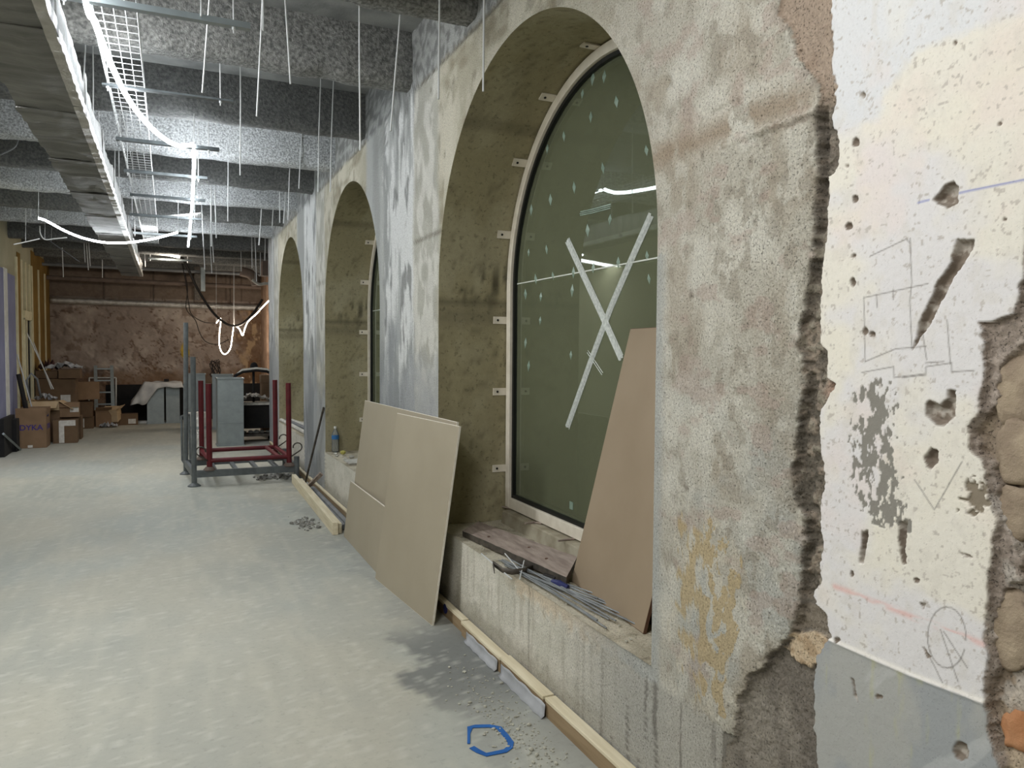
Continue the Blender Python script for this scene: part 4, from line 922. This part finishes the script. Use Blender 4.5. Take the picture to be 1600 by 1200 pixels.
tag(MB().box((-.10, 18.6, .932), (.0, 18.72, .985)).build('small_carton', M_black, loc=(-.05, 18.66, .93)), 'small dark carton on top of the white dust sheet', 'carton')

# ---- tool cart
def cart():
    y = 14.55; x0, x1 = .93, 1.58
    X0, X1 = ony(364, 600, y).x, ony(431, 600, y).x; zt = ony(398, 580, y).z
    r = empty('site_cart', 'black wheeled cart with a dusty arched handle behind the red frame', 'cart', ((X0+X1)/2, y, 0)); ch = []
    ch.append(MB().tube([(X0, y, .12), (X0, y, zt-.22), (X0+.04, y, zt-.08), (X0+.16, y, zt-.01), (X0+.4, y, zt+.02), (X1-.16, y, zt), (X1-.05, y, zt-.06), (X1, y, zt-.2), (X1, y, .12)], .03, 10).build('handle_frame', M_black, smooth=True))
    ch.append(MB().tube([(X0+.02, y, zt-.09), (X0+.16, y-.004, zt+.02), (X0+.4, y-.004, zt+.05), (X1-.16, y-.004, zt+.03), (X1-.06, y-.004, zt-.03)], [.014, .024, .024, .024, .014], 8).build('dusty_top', M_dust, smooth=True))
    ch.append(MB().box((X0+.04, y-.25, .66), (X1-.03, y+.25, .70)).build('upper_shelf', M_dust))
    ch.append(MB().box((X0+.06, y-.22, .24), (X1-.05, y+.25, .655)).build('dark_body', M_black))
    ch.append(MB().box((X0+.04, y-.26, .10), (X1-.03, y+.26, .14)).build('lower_shelf', M_steel_d))
    ch.append(MB().tube([(ony(397, 600, y).x, y+.1, .70), (ony(397, 600, y).x, y+.1, zt+.02)], .022, 8).build('centre_pole', M_black))
    ch.append(MB().lathe([(.02, 0), (.06, .03), (.07, .07), (.05, .12), (.02, .14)], (ony(398, 600, y).x, y+.1, zt+.02), 12).build('pole_head', M_black))
    for sx in (X0+.1, X1-.1):
        for sy in (y-.18, y+.18): ch.append(MB().tube([(sx-.02, sy, .05), (sx+.02, sy, .05)], .05, 14).build('wheel', M_black))
    relink(ch, r)
    n = 16; rows = [[(X0+.12+(X1-X0-.2)*i/19, y-.2+.36*j/9, .715+.07*random.random()+(.05 if 3 < i < 16 else 0)+.03*(i < 12)) for j in range(10)] for i in range(20)]
    o = MB().grid(rows).build('crumpled_foil', M_foil, loc=(1.2, y, .7)); so = o.modifiers.new('solid', 'SOLIDIFY'); so.thickness = .003; tag(o, 'crumpled sheet of shiny foil on the upper shelf of the cart', 'foil')
    rr = random.Random(21)
    for k in range(5): tag(MB().rock((X0+.18+.1*k, y-.12, .14+.03), .045, 60+k).build('rubble_lump', M_rubble_d, loc=(X0+.18+.1*k, y-.12, .14)), ('leftmost', 'second', 'middle', 'fourth', 'rightmost')[k]+' grey rubble lump on the lower shelf of the cart', 'lump', 'rubble lumps on the cart')
    tag(MB().box((ony(407, 600, 15.4).x, 15.2, .0), (ony(424, 600, 15.4).x, 15.5, 1.02)).box((ony(407, 600, 15.4).x-.01, 15.19, 1.02), (ony(424, 600, 15.4).x+.01, 15.51, 1.17)).build('tall_brown_carton', M_card_d, loc=(1.5, 15.35, 0), bevel=.006), 'tall brown carton standing behind the cart', 'carton')
cart()
def corddump():
    rr = random.Random(4); pts = []
    for k in range(60):
        a = k*.75; pts.append((.98+.10*math.cos(a)+rr.uniform(-.03, .03), 18.9+rr.uniform(-.03, .03), 1.2+.2*math.sin(a*.9)+rr.uniform(-.03, .03)))
    tag(MB().tube(pts, .009, 5).build('cable_coil', M_cable, loc=(1, 18.9, 1)), 'tangled black cable hanging on the rear wall below the warm light loop', 'cable')
corddump()

# ---- cardboard boxes in the left corner
def carton(label, x, y, z, wx, wy, h, rz=0, m=M_card, flaps=None, tape=False, lab=None, tilt=0, open_top=False, name='cardboard_box'):
    r = empty(name, label, 'box', (x, y, z), rz, 'cardboard boxes in the left corner'); r.rotation_euler.x = tilt
    t = .006; a, b_ = wx/2, wy/2; B = MB()
    B.box((-a, -b_, 0), (a, -b_+t, h)).box((-a, b_-t, 0), (a, b_, h)).box((-a, -b_+t, 0), (-a+t, b_-t, h)).box((a-t, -b_+t, 0), (a, b_-t, h)).box((-a+t, -b_+t, 0), (a-t, b_-t, t))
    if not open_top: B.box((-a+t, -b_+t, h-t), (a-t, b_-t, h))
    ch = [B.build('box_body', m, r)]
    for f in (flaps or []):
        side, ang, ln = f; ca, sa = math.cos(ang), math.sin(ang)     # ang 0 = outward flat, 90 = straight up
        if side == 'f': q = [(-a, -b_, h), (a, -b_, h), (a, -b_-ln*ca, h+ln*sa), (-a, -b_-ln*ca, h+ln*sa)]; off = (0, .004, .003)
        if side == 'b': q = [(-a, b_, h), (a, b_, h), (a, b_+ln*ca, h+ln*sa), (-a, b_+ln*ca, h+ln*sa)]; off = (0, -.004, .003)
        if side == 'l': q = [(-a, -b_, h), (-a, b_, h), (-a-ln*ca, b_, h+ln*sa), (-a-ln*ca, -b_, h+ln*sa)]; off = (.004, 0, .003)
        if side == 'r': q = [(a, -b_, h), (a, b_, h), (a+ln*ca, b_, h+ln*sa), (a+ln*ca, -b_, h+ln*sa)]; off = (-.004, 0, .003)
        MB().slab(q, off).build('flap', m, r)
    if tape: MB().box((-.04+a*tape[0], -b_-.002, tape[1]*h), (.04+a*tape[0], -b_, tape[2]*h)).build('tape_strip', M_paper, r)
    if lab: MB().box((a*lab[0], -b_-.003, h*lab[2]), (a*lab[1], -b_, h*lab[3])).build('paper_label', M_paper, r)
    return r
yb = 14.66
b1 = carton('open cardboard box printed DYKA in purple, at the front of the corner pile', -2.085, yb+.25, 0, .43, .46, .49, 0, M_card, [('f', 1.57, .17), ('r', 1.5, .17), ('b', 1.3, .17)], open_top=True)
MB().box((-.05, -.233, .01), (.02, -.230, .05)).build('paper_label', M_paper, b1)
def text(s, size, parent, loc, rot, m, ext=.0008):
    c = bpy.data.curves.new('text', 'FONT'); c.body = s; c.size = size; c.extrude = ext; c.offset = size*.018
    o = bpy.data.objects.new('text', c); COL.objects.link(o); dg = bpy.context.evaluated_depsgraph_get(); dg.update()
    me = bpy.data.meshes.new_from_object(o.evaluated_get(dg)); COL.objects.unlink(o); bpy.data.objects.remove(o)
    me.materials.clear(); me.materials.append(m)
    t = bpy.data.objects.new('printed_lettering', me); COL.objects.link(t); t.parent = parent; t.location = loc; t.rotation_euler = rot; return t
text('DYKA', .125, b1, (-.165, -.2315, .30), (PI/2, 0, 0), M_print)
text('DYKA', .125, b1, (.2165, -.13, .30), (PI/2, 0, PI/2), M_print)
carton('cardboard box with a white tape strip and label, right of the DYKA box', -1.665, 15.45, 0, .37, .40, .40, .04, M_card_d, None, tape=(-.3, .02, .98), lab=(-.45, .85, .76, 1.0))
carton('pale open box with a wide flap, standing on the pile behind the DYKA box', -1.98, 15.72, .56, .44, .36, .16, -.1, M_card_l, [('f', -.5, .22), ('r', -.6, .26), ('l', .4, .16)], open_top=True)
carton('closed brown box under the pale open box', -2.0, 15.75, 0, .46, .38, .55, 0, M_card_d)
carton('brown box with a torn label on top of the taped box', -1.66, 15.75, .43, .36, .34, .25, .06, M_card, [('f', -1.1, .08)], lab=(.2, .95, .35, .85))
carton('base box below the torn-label box, mostly hidden', -1.66, 16.02, 0, .38, .36, .42, 0, M_card_d)
carton('large dark cardboard box with a white label at the back of the pile', -1.98, 17.1, .45, .66, .5, .62, 0, M_card_d, [('l', .9, .2)], lab=(.25, .75, .25, .5))
carton('bottom box under the large dark box', -1.98, 17.12, 0, .64, .5, .44, 0, M_card)
carton('flat reddish box at the top right of the pile', -1.74, 16.98, 1.08, .36, .4, .17, 0, M_card_d)
carton('small dark box at the top left of the pile', -2.13, 17.1, 1.08, .36, .4, .14, 0, M_card_d, [('l', .6, .16)])
carton('brown box sitting tilted on the grey-rimmed crate', -1.60, 18.1, .60, .46, .34, .36, .35, M_card, None, tilt=.0)
carton('open grey-rimmed crate box below the tilted brown box', -1.66, 18.05, .24, .40, .36, .32, 0, M_card_d, None, open_top=True)
carton('low dark box under the grey-rimmed crate', -1.64, 18.07, 0, .40, .36, .235, 0, M_card_d, tape=(.0, .1, .9))
carton('squashed brown box left of the flat carton by the rear wall', -1.30, 18.35, 0, .30, .3, .34, .2, M_card, [('f', .7, .12)], open_top=True)
carton('crumpled tan box lying on its side beside the squashed box', -1.12, 18.4, .12, .30, .26, .28, -.25, M_card_l, [('r', .3, .1)], tilt=.25)
carton('low flat carton with a white label, last on the right of the pile', -.84, 18.6, 0, .42, .32, .24, .03, M_card_d, lab=(.1, .8, .12, .55))
carton('small box under the crumpled tan box', -1.12, 18.42, 0, .26, .24, .12, 0, M_card_d)
def crumple(name, label, cx, cy, z, sx, sy, hz, m, seed, cat):
    rr = random.Random(seed); rows = [[(cx+sx*(i/11-.5), cy+sy*(j/7-.5), z+hz*rr.random()*(1-abs(i/11-.5)*1.3)) for j in range(8)] for i in range(12)]
    o = MB().grid(rows).build(name, m, loc=(cx, cy, z)); so = o.modifiers.new('solid', 'SOLIDIFY'); so.thickness = .004; tag(o, label, cat)
crumple('plastic_wrap', 'crumpled whitish plastic wrap on top of the box pile', -1.85, 17.0, 1.26, .62, .4, .16, M_film, 31, 'wrap')
crumple('dark_cloth', 'dark reddish cloth heaped on top of the box pile', -2.12, 17.2, 1.235, .36, .4, .26, mat('dark_red_cloth', lin(70, 48, 46), lin(92, 62, 56), 8, .9), 32, 'cloth')
crumple('plastic_wrap', 'crumpled clear wrap on the floor before the flat carton', -1.17, 18.05, .01, .34, .24, .14, M_film, 33, 'wrap')
crumple('blue_bag', 'small blue bag lying in the open DYKA box', -1.98, 14.85, .50, .24, .2, .14, M_blue, 34, 'bag')
crumple('grey_bag', 'grey bag heaped on the pale open box', -2.0, 15.7, .74, .34, .26, .14, M_film, 35, 'bag')
tag(MB().tube([(-2.09, 14.98, .03), (-2.28, 14.9, 1.22)], .036, 12).build('black_tube', M_cable, loc=(-2.1, 15, 0)), 'thick black tube leaning out of the DYKA box against the wall', 'tube')
for k, (a, c) in enumerate([((-2.02, 15.3, .02), (-2.345, 15.25, 1.55)), ((-1.95, 16.3, .9), (-2.345, 16.2, 1.95)), ((-1.98, 16.3, .9), (-2.345, 16.9, 1.8))]):
    tag(MB().tube([a, c], .011, 6).build('thin_batten', M_rod, loc=a), ['thin pale rod leaning on the purple wall behind the boxes', 'long thin rod leaning on the ochre boards', 'thin rod leaning beside the door frame'][k], 'rod')
tag(MB().tube([(-2.2, 15.4, .75), (-2.23, 15.35, 1.1), (-2.16, 15.35, 1.22), (-2.08, 15.38, 1.12), (-2.04, 15.45, .8)], .018, 8).build('grey_hose', M_tube, loc=(-2.1, 15.4, .8), smooth=True), 'grey hose looped out of the boxes by the purple wall', 'hose')
tag(MB().box((-2.34, 13.6, 0), (-2.28, 14.5, .58)).box((-2.28, 14.25, 0), (-2.22, 14.5, .52)).build('dark_crate', M_black, loc=(-2.3, 14, 0)), 'black crate standing against the wall left of the DYKA box', 'crate')
tag(MB().tube([(-2.28, 13.55, .36), (-2.20, 14.42, .02)], .022, 4).build('metal_channel', M_galv, loc=(-2.2, 14, 0)), 'light metal channel leaning by the black crate at the left edge', 'channel')
def ladder():
    r = empty('folded_stepladder', 'grey folded stepladder leaning by the rear wall behind the boxes', 'ladder', (-1.35, 18.9, 0)); ch = []
    y = 18.95
    for x, s in ((-1.52, .04), (-1.20, .05)): ch.append(MB().slab([(x+s, y-.25, .0), (x+s+.075, y-.25, .0), (x+.065, y+.30, 1.28), (x, y+.30, 1.28)], (0, .03, .0)).build('side_rail', M_galv))
    for k in range(5):
        t = (k+.7)/5; ch.append(MB().box((-1.50, y-.25+.55*t, 1.28*t-.015), (-1.14, y-.25+.55*t+.04, 1.28*t+.015)).build('rung', M_galv))
    relink(ch, r)
    r = empty('white_trestle', 'white rectangular trestle leaning behind the folded stepladder', 'trestle', (-1.33, 19.2, 0)); ch = []
    for a, c in (((-1.62, 19.1, 0), (-1.62, 19.33, 1.0)), ((-1.09, 19.1, 0), (-1.09, 19.33, 1.0)), ((-1.62, 19.33, 1.0), (-1.09, 19.33, 1.0))): ch.append(MB().tube([a, c], .017, 4).build('frame_bar', M_white))
    relink(ch, r)
ladder()
tag(MB().box((-.78, 18.75, 0), (-.42, 18.95, .05)).build('white_bar', M_white, loc=(-.6, 18.8, 0)), 'white bar lying on the floor left of the draped ducts', 'bar')

# ================================================================== OVERHEAD
def main_duct():
    r = empty('insulated_duct', 'large foil-insulated rectangular duct running along the left of the ceiling', 'duct', (-.57, 6, 3.0)); n = 380; rows = []
    sec = []
    w0, w1, z0, z1 = -.735, -.415, 2.955, 3.175
    for t in np.linspace(w0, w1, 9): sec.append((t, z0))
    for t in np.linspace(z0, z1, 6)[1:]: sec.append((w1, t))
    for t in np.linspace(w1, w0, 9)[1:]: sec.append((t, z1))
    for t in np.linspace(z1, z0, 6)[1:]: sec.append((w0, t))
    for i, y in enumerate(np.linspace(-3, 15.2, n)):
        row = []
        for j, (x, z) in enumerate(sec):
            jj = j % (len(sec)-1); sag = .006*abs(math.sin(PI*(y/1.22)))*(1 if z == z0 else .4)
            k = .012*(float(vn(np.array(jj*.8), np.array(y*13.), 601))-.5)+.018*(float(vn(np.array(jj*.4), np.array(y*3.), 603))-.5)
            row.append((x+k*(1 if x == w1 else -1 if x == w0 else 0), y+k*.8, z+(k if z == z1 else -k if z == z0 else 0)-sag*(z == z0)))
        row[-1] = row[0]; rows.append(row)
    m = MB(); m.grid(rows); m.add(rows[-1][:-1], [tuple(range(len(sec)-1))]); o = m.build('foil_wrap', M_foilwrap, smooth=True)
    ch = [o]
    for y in np.arange(-2.4, 15.1, 1.22):
        e = .006; b = MB()
        b.box((w0, y-.035, z0-e-.004), (w1+e, y+.035, z0-.004)); b.box((w1+.004, y-.035, z0-e), (w1+e+.006, y+.035, z1))
        ch.append(b.build('tape_band', M_foilwrap))
    # bright foil corner strip along the lower right edge
    rows = []
    for i, y in enumerate(np.linspace(-3, 15.2, 300)):
        k = .007*(random.random()-.5); rows.append([(w1-.035, y, z0-.013+k), (w1+.010+k, y, z0-.013+k), (w1+.014+k, y, z0+.035)])
    ch.append(MB().grid(rows).build('corner_strip', M_foil))
    relink(ch, r)
main_duct()
# cable tray
def tray():
    r = empty('wire_cable_tray', 'galvanised wire mesh cable tray hung under the ceiling ribs', 'cable tray', (-.22, 7, 3.33)); ch = []
    x0, x1, z = -.335, -.125, 3.335
    b = MB()
    for x in np.linspace(x0, x1, 5): b.tube([(x, 1.5, z), (x, 13.5, z)], .0028, 4)
    ch.append(b.build('long_wires', M_rod)); b = MB()
    for x in (x0, x1):
        for zz in (z+.03, z+.06): b.tube([(x, 1.5, zz), (x, 13.5, zz)], .0028, 4)
    ch.append(b.build('side_wires', M_rod)); b = MB()
    for y in np.arange(1.5, 13.5, .1): b.tube([(x0, y, z+.06), (x0, y, z-.005), (x1, y, z-.005), (x1, y, z+.06)], .0026, 4)
    o = b.build('cross_wires', M_rod); tag(o, kind='stuff'); ch.append(o)
    relink(ch, r)
tray()
M_strut = mat('dull_steel_channel', lin(84, 90, 92), lin(104, 110, 112), 14, .5, metal=.4)
def strut(label, y, x0, x1, z=3.29, m=None, hh=.034):
    m = m or M_strut
    r = empty('channel_bracket', label, 'channel', ((x0+x1)/2, y, z), group='steel channel brackets under the ceiling'); b = MB()
    t = .003; w = .0205
    b.box((x0, y-w, z), (x1, y+w, z+t)); b.box((x0, y-w, z+t), (x1, y-w+t, z+hh)); b.box((x0, y+w-t, z+t), (x1, y+w, z+hh))
    ch = [b.build('channel', m)]
    for x in (x0+.03, x1-.08):
        s = MB().tube([(x, y, z-.03), (x, y, ZC)], .0042, 6).build('hanger_rod', M_rod); ch.append(s)
        n = MB().tube([(x, y, z-.012), (x, y, z)], .010, 6).build('nut', M_rod); n.parent = s
    relink(ch, r)
for k, (y, x0, x1) in enumerate([(4.19, -.46, .40), (5.45, -.36, .41), (6.82, -.36, .40), (8.0, -.36, .36), (9.2, -.36, .39), (10.55, -.42, .40), (12.2, -.45, .40)]):
    strut('%s steel channel bracket carrying the wire tray, counted from the camera' % ('nearest', 'second', 'third', 'fourth', 'fifth', 'sixth', 'farthest')[k], y, x0, x1, 3.29, M_galv if k == 0 else None, (.03, .012, .026, .026, .026, .03, .03)[k])
strut('steel channel bracket by the rear tube lamp', 16.2, ony(232, 400, 16.2).x, ony(300, 400, 16.2).x, 3.36)
# hanging rods
RODS = [(0.254, 4.71, 3.9, 0.19, 4.71, 3.1), (0.17, 4.151, 3.9, 0.165, 4.151, 3.3), (0.484, 5.777, 3.9, 0.476, 5.777, 2.887), (0.509, 4.514, 3.9, 0.462, 4.514, 2.95), (0.468, 4.194, 3.9, 0.464, 4.194, 3.3), (0.529, 4.045, 3.9, 0.579, 4.045, 3), (1.172, 6.493, 3.9, 1.147, 6.493, 2.965), (1.277, 6.493, 3.9, 1.247, 6.493, 2.974), (0.97, 4.211, 3.9, 0.973, 4.211, 2.75), (1.25, 4.296, 3.9, 1.166, 4.296, 2.9), (1.288, 3.8, 3.9, 1.285, 3.8, 2.95), (1.445, 3.592, 3.9, 1.45, 3.592, 2.95), (0.561, 8.155, 3.9, 0.553, 8.155, 2.929), (0.505, 9.613, 3.9, 0.524, 9.613, 2.954), (0.477, 9.626, 3.9, 0.468, 9.626, 2.856), (1.206, 8.395, 3.9, 1.169, 8.395, 3.025), (1.364, 9.776, 3.9, 1.307, 9.776, 3.208), (1.262, 8.035, 3.9, 1.227, 8.035, 3.291), (1.263, 9.754, 3.9, 1.259, 9.754, 3.209), (1.377, 11.259, 3.9, 1.348, 11.259, 3.361), (1.202, 11.068, 3.9, 1.154, 11.068, 3.092), (0.415, 11.188, 3.9, 0.447, 11.188, 3.045), (0.549, 14.134, 3.9, 0.581, 14.134, 3.021), (0.688, 14.064, 3.9, 0.722, 14.064, 3.142), (0.733, 13.38, 3.9, 0.729, 13.38, 3.476), (0.674, 14.427, 3.9, 0.708, 14.427, 2.988), (1.299, 15.729, 3.9, 1.305, 15.729, 3.172), (1.378, 14.447, 3.9, 1.383, 14.447, 3.114), (1.42, 14.426, 3.9, 1.456, 14.426, 2.876), (1.596, 14.337, 3.9, 1.592, 14.337, 3.251), (1.451, 13.683, 3.9, 1.417, 13.683, 3.433), (1.604, 15.139, 3.9, 1.598, 15.139, 3.06), (-0.402, 16.237, 3.9, -0.389, 16.237, 3.221), (-0.514, 16.647, 3.9, -0.512, 16.647, 3.155), (-1.307, 15.795, 3.9, -1.277, 15.795, 3.143), (-1.363, 15.98, 3.9, -1.324, 15.98, 3.089), (-1.37, 15.599, 3.9, -1.341, 15.599, 3.188), (-1.752, 16.019, 3.9, -1.727, 16.019, 2.945), (-1.2, 17.46, 3.9, -1.2, 17.46, 3.08), (-1.794, 12.582, 3.9, -1.803, 12.582, 3.368), (-1.728, 12.55, 3.9, -1.736, 12.55, 3.474), (-1.548, 12.462, 3.9, -1.525, 12.462, 3.459), (-1.55, 14.205, 3.9, -1.553, 14.205, 3.706), (-1.95, 12.568, 3.9, -1.954, 12.568, 3.706), (0.754, 12.111, 3.9, 0.768, 12.111, 3.507), (-0.533, 5.848, 3.9, -0.556, 5.848, 3.627), (-0.477, 5.873, 3.9, -0.499, 5.873, 3.373), (-0.466, 6.26, 3.9, -0.477, 6.26, 3.135), (-0.544, 7.8, 3.9, -0.555, 7.8, 3.109), (-0.41, 8.347, 3.9, -0.42, 8.347, 3.166), (-0.457, 8.596, 3.9, -0.467, 8.596, 3.145)]
ROD_LABEL = {0: 'bent zinc rod passing the right end of the nearest channel bracket', 1: 'short zinc rod ending on the nearest channel bracket', 2: 'long zinc rod hanging right of the light rope, beyond the nearest bracket',
    3: 'thick long zinc rod hanging just right of the nearest channel bracket', 4: 'short zinc rod close beside the thick long rod', 5: 'zinc rod leaning slightly right, in front of the nearest textured rib',
    6: 'left of the two twin zinc rods left of the second arch', 7: 'right of the two twin zinc rods left of the second arch', 8: 'thin dark rod hanging in front of the pillar, left of the leaning rod', 9: 'long rod leaning left in front of the streaked pillar',
    10: 'pale rod hanging left of the first arch', 11: 'pale rod hanging in front of the first arch crown', 12: 'long bright rod right of the third channel bracket', 44: 'short rod seen between the second and third ribs'}
for k, (ax, ay, az, bx, by, bz) in enumerate(RODS):
    A, B = Vector((ax, ay, ZC)), Vector((bx, by, bz)); wob = Vector((.004*math.sin(k*7.), .004*math.cos(k*3.), 0))
    if k in ROD_LABEL: lb, gr = ROD_LABEL[k], 'loose rods hanging from the ceiling'
    elif bx < -1: lb, gr = 'thin zinc rod hanging left of the large foil duct', 'rods left of the foil duct'
    elif bx < -.35: lb, gr = 'thin zinc rod hanging close along the right side of the foil duct', 'rods beside the foil duct'
    elif by > 13: lb, gr = 'thin zinc rod hanging near the rear wall', 'rods hanging at the rear'
    elif bx > 1: lb, gr = 'thin zinc rod hanging left of the second and third arches', 'rods hanging along the arcade'
    else: lb, gr = 'thin zinc rod hanging right of the straight light rope', 'rods right of the straight light rope'
    tag(MB().tube([A, A.lerp(B, .5)+wob, B], .005 if ay < 9 else .0075, 6).build('threaded_rod', M_rod, loc=tuple(A)), lb, 'rod', gr)
# LED ropes
def smoothpts(P, n=8):
    P = [Vector(p) for p in P]; out = []
    for i in range(len(P)-1):
        a, b, c, d = P[max(i-1, 0)], P[i], P[i+1], P[min(i+2, len(P)-1)]
        for k in range(n):
            t = k/n; out.append(.5*((2*b)+(c-a)*t+(2*a-5*b+4*c-d)*t*t+(3*b-a-3*c+d)*t**3))
    return out+[P[-1]]
def ties(o, P, idx, top=3.62):
    for k in idx:
        p = P[k]-Vector(o.location); t = MB().tube([p, (p.x+.01, p.y, top-o.location.z)], .003, 5).build('tie_wire', M_rod); t.parent = o
def rope(label, pts, r, m, name='light_rope', tie=(0, -1)):
    P = smoothpts(pts); o = MB().tube(P, r, 8).build(name, m, loc=tuple(P[len(P)//2]), smooth=True); tag(o, label, 'light rope'); ties(o, P, tie); return o
n1 = [onz(u, v, z) for u, v, z in [(134, 0, 3.30), (148, 34, 3.285), (169, 90, 3.27), (196, 147, 3.255), (222, 184, 3.25), (248, 210, 3.25), (276, 227, 3.26), (302, 226, 3.30)]]
d0 = n1[0]-n1[1]
rope('bright light rope swooping down from the top left to the third channel bracket', [n1[0]+Vector((-.02, -3.2, .05)), n1[0]+Vector((.02, -1.6, .03))]+n1, .016, M_rope)
rope('light rope running straight back beneath the ribs in the middle', [onz(303, 228, 3.3), onz(303, 262, 3.32), onz(302, 285, 3.28), onz(301, 310, 3.3), onz(298, 345, 3.33), onz(294, 385, 3.3)], .014, M_rope)
rope('sagging light rope passing under the foil duct', [ony(u, v, 9.75) for u, v in [(60, 341), (72, 345), (100, 360), (130, 372), (165, 379), (200, 379), (240, 373), (278, 363)]], .011, M_rope)
rope('warm light rope looped in a long U in front of the rear wall', [ony(u, v, 17.6) for u, v in [(338, 505), (345, 498), (343, 520), (343, 540), (347, 551), (353, 553), (360, 544), (363, 525), (365, 510)]], .010, M_rope_w)
rope('warm light rope bundle beside the far pillar', [ony(u, v, 17.5) for u, v in [(366, 508), (374, 514), (379, 524), (383, 512), (388, 502), (400, 491), (412, 478), (421, 469)]], .011, M_rope_w)
c = ony(258, 396, 16.1); d = ony(281, 401, 16.1)
r = empty('tube_lamp', 'small warm tube lamp lying on the rear channel bracket', 'lamp', tuple(c)); relink([MB().tube([c, d], .035, 10).build('lamp_tube', M_tubelamp), MB().tube([c+(c-d)*.35, c], .03, 8).build('lamp_holder', M_foil)], r)
# cables
def cable(label, pts, r=.012, m=M_cable, name='cable'):
    P = smoothpts(pts); o = MB().tube(P, r, 6).build(name, m, loc=tuple(P[len(P)//2]), smooth=True); tag(o, label, 'cable')
    if m is not M_cable: ties(o, P, (len(P)//2,))
cable('thick black cable slung down from the ceiling to the warm light loop', [ony(u, v, 17.3) for u, v in [(283, 400), (292, 416), (308, 450), (328, 482), (345, 500), (362, 509), (378, 506), (395, 490), (410, 468)]], .028)
cable('thin dark cable hanging left of the thick slung cable', [ony(u, v, 17.8) for u, v in [(284, 410), (290, 440), (295, 475), (300, 492), (318, 503), (337, 505)]], .010)
cable('thin dark cable looping low across the rear wall', [ony(u, v, 18.3) for u, v in [(286, 412), (293, 450), (291, 482), (305, 500), (312, 520), (322, 534), (340, 538), (358, 530)]], .010)
cable('pale cable loop hanging near the left wall', [ony(u, v, 12.5) for u, v in [(62, 353), (63, 365), (70, 374), (85, 373), (105, 371)]], .009, M_rod)
cable('straight pale wire poking out over the left wall', [ony(u, v, 12.2) for u, v in [(21, 382), (40, 378), (62, 373)]], .008, M_rod)
cable('thin grey cable trailing diagonally to the left wall', [ony(u, v, 14.5) for u, v in [(40, 352), (60, 362), (80, 378), (100, 392), (124, 409)]], .009, M_tube)
cable('grey curved cable left of the large duct', [ony(u, v, 8.6) for u, v in [(28, 205), (27, 222), (20, 232), (0, 242)]], .008, M_tube)
# rear services
q = [(XL+.02, YR-.12, 2.70), (-.8, YR-.12, 2.685), (.5, YR-.12, 2.67), (1.4, YR-.12, 2.66), (2.04, YR-.12, 2.665)]
q2 = smoothpts(q, 12)
r = empty('foil_pipe', 'foil-lagged pipe running across the rear wall', 'pipe', (0, YR-.12, 2.68)); ch = [MB().tube(q2, [.062+.008*random.random() for _ in q2], 12).build('foil_lagging', M_foil, smooth=True)]
for x in (-1.3, -.3, .55, 1.35): ch.append(MB().tube([(x, YR-.12, 2.72), (x, YR-.12, 3.45)], .008, 6).build('pipe_hanger', M_steel_d))
relink(ch, r)
tag(MB().tube([(XL, 18.9, 3.16), (2.0, 18.9, 3.12)], .05, 10).build('service_pipe', M_rustpipe, loc=(0, 18.9, 3.1)), 'brown pipe high across the rear wall below the ribs', 'pipe')
tag(MB().tube([(XL, 18.3, 3.38), (2.0, 18.3, 3.36)], .035, 10).build('service_pipe', M_tube, loc=(0, 18.3, 3.3)), 'grey pipe across the rear just beneath the ribs', 'pipe')
a = ony(316, 455, 18.2); tag(MB().box((a.x-.03, 18.15, a.z), (a.x+.06, 18.28, 3.45)).build('perforated_box', M_galv, loc=tuple(a)), 'narrow speckled metal post hanging under the rear ceiling', 'post')
a = ony(300, 450, 18.6); MBp = MB().box((a.x+.05, 18.55, 2.75), (a.x+.17, 18.65, 3.5)).build('dark_dropper', M_steel_d, loc=(a.x, 18.6, 3.1)); tag(MBp, 'dark flat dropper behind the slung black cable', 'post')
P = smoothpts([ony(376, 424, 16.8), ony(390, 428, 16.8), ony(398, 436, 16.8), ony(401, 446, 16.8)], 6); o = MB().tube(P, .10, 14).build('elbow_duct', M_rustpipe, loc=tuple(P[5]), smooth=True); tag(o, 'round brown elbow duct near the far pillar', 'duct'); ties(o, P, (3, 10))
a = ony(409, 431, 15.6); c = ony(422, 409, 15.6); o = MB().box((a.x, 15.5, a.z), (c.x+.25, 15.8, c.z)).build('brown_junction_box', M_rustpipe, loc=tuple(a), bevel=.01); tag(o, 'brown box under the ceiling beside the far pillar', 'box'); ties(o, [Vector((a.x+.05, 15.65, c.z)), Vector((c.x+.2, 15.65, c.z))], (0, 1), 3.95)
P = smoothpts([ony(394, 437, 16.2), ony(404, 444, 16.2), ony(414, 443, 16.2), ony(424, 443, 16.2)], 6); o = MB().tube(P, .03, 8).build('white_hose', M_dust, loc=tuple(P[5]), smooth=True); tag(o, 'white flexible hose below the brown junction box', 'hose'); ties(o, P, (3, 12))
a = ony(225, 363, 14); c = ony(247, 372, 14); tag(MB().box((a.x, 14.0, c.z), (c.x, 14.05, a.z)).build('tin_plate', M_galv, loc=tuple(a)), 'small square tin plate hanging right of the large duct end', 'plate')
